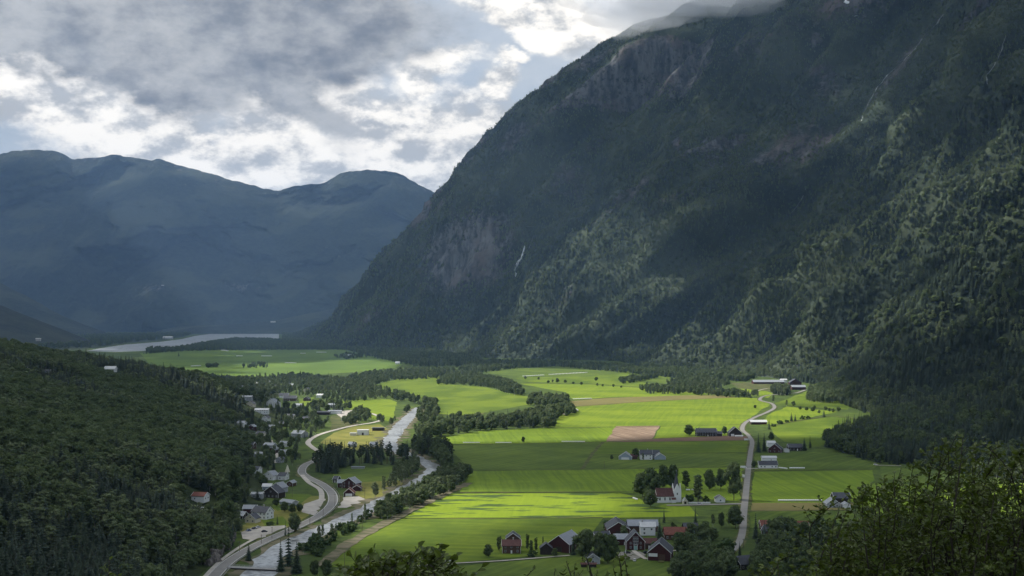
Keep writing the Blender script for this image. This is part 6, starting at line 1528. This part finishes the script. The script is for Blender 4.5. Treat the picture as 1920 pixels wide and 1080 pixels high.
bales((980, 706), (1020, 704), 'white wrapped bale in the left part of the far row', 'left part of the far bale row', 1, 1.4)
bales((1187, 935), (1195, 938), 'white wrapped bale left of the low round bush by the church', 'bales left of the church bush')
bales((1286, 920), (1294, 920), 'white wrapped bale behind the churchyard', 'bales behind the churchyard')
bales((1107, 1005), (1113, 1022), 'white wrapped bale in the bundle behind the tree clump', 'bales behind the farm tree clump', 2)
bales((490, 668), (510, 668), 'white wrapped bale in the right pile on the far meadow', 'right pile on the far meadow', 1, 2.2)
bales((415, 657), (428, 658), 'white wrapped bale nearest the lake on the far meadow', 'bales nearest the lake', 1, 2.2)
bales((443, 668), (455, 668), 'white wrapped bale in the left pile on the far meadow', 'left pile on the far meadow', 1, 2.2)
bales((593, 661), (612, 661), 'white wrapped bale in the far right row on the far meadow', 'far right row on the far meadow', 1, 2.2)
bales((563, 663), (573, 663), 'white wrapped bale in the short pile before the far right row', 'short pile before the far right row', 1, 2.2)
bales((534, 681), (556, 681), 'white wrapped bale in the row on the lit far strip', 'row on the lit far strip', 1, 1.8)
bales((358, 687), (376, 686), 'white wrapped bale at the left end of the lit far strip', 'left end of the lit far strip', 1, 1.8)

# ------------------------------------------------------------------ foreground foliage: shoots with leaves, a few metres from the camera
mt_, g_ = new_mat('near_leaves'); oi_ = g_.n('ShaderNodeNewGeometry').outputs['Random Per Island']
c_ = g_.mix(g_.ramp(oi_, 0, 1, smooth=False), (.045, .075, .012), (.125, .165, .030)); M['leaf'] = finish(g_, mt_, c_, .42, spec=.4, transl=.35, tcol=g_.mix(.5, c_, (.10, .15, .01)))
M['twig'] = plain('twig_bark', (.035, .03, .025), .8)
def shoots(name, tips, root, label, cat, leaf=.062, shoot_len=(.9, 1.7), twigs=9, per=8, spread=.35, seed=0):
    r = np.random.default_rng(seed)
    e = obj(name, None, loc=root, label=label, cat=cat); root = np.array(root, float)
    wood = Geo(); LV, LF = [], []; nl = 0
    fans = {}
    def add_leaf(p, d, s):
        nonlocal nl
        d = d / (np.linalg.norm(d) + 1e-9); up = r.normal(size=3); up[2] += .9; w = np.cross(d, up); w /= np.linalg.norm(w) + 1e-9; nn = np.cross(w, d)
        L_ = s * r.uniform(.7, 1.2); W_ = L_ * .30
        curl = r.uniform(-.15, .3) * L_
        q = [p, p + d * L_ * .35 + w * W_ + nn * .12 * L_, p + d * L_ * .75 + w * W_ * .7 - nn * curl * .5 + nn * .08 * L_, p + d * L_ - nn * curl, p + d * L_ * .75 - w * W_ * .7 - nn * curl * .5 + nn * .08 * L_, p + d * L_ * .35 - w * W_ + nn * .12 * L_]
        m1, m2 = p + d * L_ * .35, p + d * L_ * .75 - nn * curl * .5
        LV.extend(q + [m1, m2]); b = nl
        LF.extend([(b, b + 1, b + 6), (b, b + 6, b + 5), (b + 6, b + 1, b + 2, b + 7), (b + 5, b + 6, b + 7, b + 4), (b + 7, b + 2, b + 3), (b + 4, b + 7, b + 3)]); nl += 8
    for tip in tips:
        tip = np.array(tip, float); L_ = r.uniform(*shoot_len)
        lean = np.array([r.normal(0, .25), r.normal(0, .25), 1.0]); lean /= np.linalg.norm(lean)
        b0 = tip - lean * L_; bend = r.normal(0, .08, 3)
        pts_ = [b0 + (tip - b0) * t + bend * math.sin(t * 3.14) for t in np.linspace(0, 1, 7)]
        for i in range(6): wood.add(*cyl(pts_[i] - root, pts_[i + 1] - root, .011 * (1 - i / 7) + .002, .011 * (1 - (i + 1) / 7) + .002, 3))
        # limb from the root to the shoot
        mid = root + (b0 - root) * .55 + np.array([r.normal(0, .25), r.normal(0, .25), -.3 + r.normal(0, .2)])
        mid[2] = max(mid[2], root[2] + .3)
        wood.add(*cyl([0, 0, -.3], mid - root, .045, .026, 5)); wood.add(*cyl(mid - root, b0 - root, .026, .012, 4))
        for k in range(twigs):
            t = r.uniform(.05, .93); i = int(t * 6); p = pts_[i] + (pts_[i + 1] - pts_[i]) * (t * 6 - i)
            a = r.uniform(0, 6.28); d = np.array([math.cos(a), math.sin(a), r.uniform(.2, 1.2)]); d /= np.linalg.norm(d)
            tl = spread * (1.15 - t) * r.uniform(.6, 1.3) + .08
            wood.add(*cyl(p - root, p + d * tl - root, .004, .0015, 3))
            for m in range(per):
                q = p + d * tl * (m + .6) / per; b_ = r.uniform(0, 6.28)
                add_leaf(q - root, d * .6 + np.array([math.cos(b_), math.sin(b_), r.uniform(-.5, .5)]) * .9, leaf)
        for m in range(12):
            t = .25 + .75 * m / 11; i = min(5, int(t * 6)); p = pts_[i] + (pts_[i + 1] - pts_[i]) * min(1, (t * 6 - i)); b_ = m * 2.4
            add_leaf(p - root, np.array([math.cos(b_), math.sin(b_), .6]), leaf)
    obj('branches', wood.mesh('branches', [M['twig']]), e)
    lv = obj('leaves', mesh_from('leaves', np.array(LV), LF, [M['leaf']]), e, kind='stuff')
    return e
r_ = np.random.default_rng(5)
def tips_under(outline, n, D0, D1, depth, pw=1.3):
    xs_ = [o[0] for o in outline]; out = []
    for _ in range(n):
        px = r_.uniform(xs_[0], xs_[-1]); py = np.interp(px, xs_, [o[1] for o in outline]) + depth * r_.random() ** pw
        out.append(tuple(at(px, py, r_.uniform(D0, D1))))
    return out
gz_ = lambda x, y: float(cam_hill(np.array(float(x)), np.array(float(y))))
OUT1 = [(1530, 1040), (1555, 985), (1590, 925), (1640, 905), (1685, 880), (1730, 845), (1765, 815), (1800, 812), (1850, 835), (1890, 822), (1960, 810), (2060, 850)]
r_ = np.random.default_rng(15)
shoots('leafy_tree', tips_under(OUT1, 300, 12.5, 17, 330, 1.0) + tips_under(OUT1, 26, 12.5, 15, 20), (6.2, 14.8, gz_(6.2, 14.8)), 'large dark leafy tree filling the lower right corner in the foreground', 'tree', leaf=.068, twigs=12, per=9, spread=.42, seed=1)
OUT2 = [(632, 1085), (660, 1062), (700, 1042), (730, 1036), (770, 1040), (800, 1034), (822, 1036), (848, 1078)]
shoots('leafy_bush', tips_under(OUT2, 40, 8.0, 9.5, 18, 1.0) + tips_under(OUT2, 60, 8.0, 9.5, 95, 1.0), (-1.0, 8.8, gz_(-1, 8.8)), 'leafy treetop poking up at the bottom edge below the bright field', 'bush', leaf=.066, shoot_len=(.4, .8), twigs=7, per=7, spread=.2, seed=2)
shoots('young_sapling', [tuple(at(a, b, 10)) for a, b in ((1062, 1052), (1078, 1062), (1100, 1046), (1158, 1040), (1172, 1052), (1150, 1066), (1000, 1068), (1040, 1072), (1120, 1072))], (.7, 10, gz_(.7, 10)), 'thin green sapling shoots at the bottom edge before the farm', 'sapling', leaf=.05, shoot_len=(.5, .9), twigs=3, per=4, spread=.14, seed=3)
shoots('young_sapling', [tuple(at(a, b, 10)) for a, b in ((205, 1050), (192, 1068), (222, 1066))], (-3.4, 10, gz_(-3.4, 10)), 'small lit sapling tip at the bottom edge left of the road', 'sapling', leaf=.05, shoot_len=(.4, .7), twigs=4, per=5, spread=.16, seed=4)
shoots('leafy_bush', tips_under([(1380, 1070), (1430, 1050), (1500, 1030), (1540, 1010)], 26, 10, 13, 110, 1.0), (2.6, 11.5, gz_(2.6, 11.5)), 'thin leafy shoots left of the large foreground tree', 'bush', leaf=.06, shoot_len=(.5, .9), twigs=5, per=5, spread=.22, seed=6)

# ------------------------------------------------------------------ mist on the summit
def puff(px, py, D, r, dens):
    import bmesh
    bm = bmesh.new(); bmesh.ops.create_icosphere(bm, subdivisions=3, radius=1)
    for v in bm.verts:
        q = v.co; k = 1 + .3 * float(vnoise(q.x * 2 + px, q.y * 2, q.z * 2, seed=3)); v.co = Vector((q.x * r[0] * k, q.y * r[1] * k, q.z * r[2] * k))
    me = bpy.data.meshes.new('summit_cloud'); bm.to_mesh(me); bm.free()
    m, g = new_mat('summit_cloud_vapour'); o = g.n('ShaderNodeOutputMaterial'); p = g.n('ShaderNodeVolumePrincipled')
    p.inputs['Color'].default_value = (.93, .95, 1, 1); p.inputs['Density'].default_value = dens; p.inputs['Anisotropy'].default_value = .2; g.link(p.outputs[0], o.inputs['Volume'])
    me.materials.append(m)
    P = at(px, py, D); P.z = min(P.z, 2700 - r[2])
    obj('summit_cloud', me, loc=P, kind='stuff')
for a in [(1290, -20, 6000, (700, 500, 90), .0030), (1200, 12, 6000, (300, 420, 70), .0026), (1330, -5, 5300, (420, 260, 75), .0022), (1225, 26, 5500, (230, 260, 55), .0020), (1400, -30, 5500, (420, 300, 95), .0022), (1180, 48, 5800, (170, 260, 45), .0016)]: puff(*a)
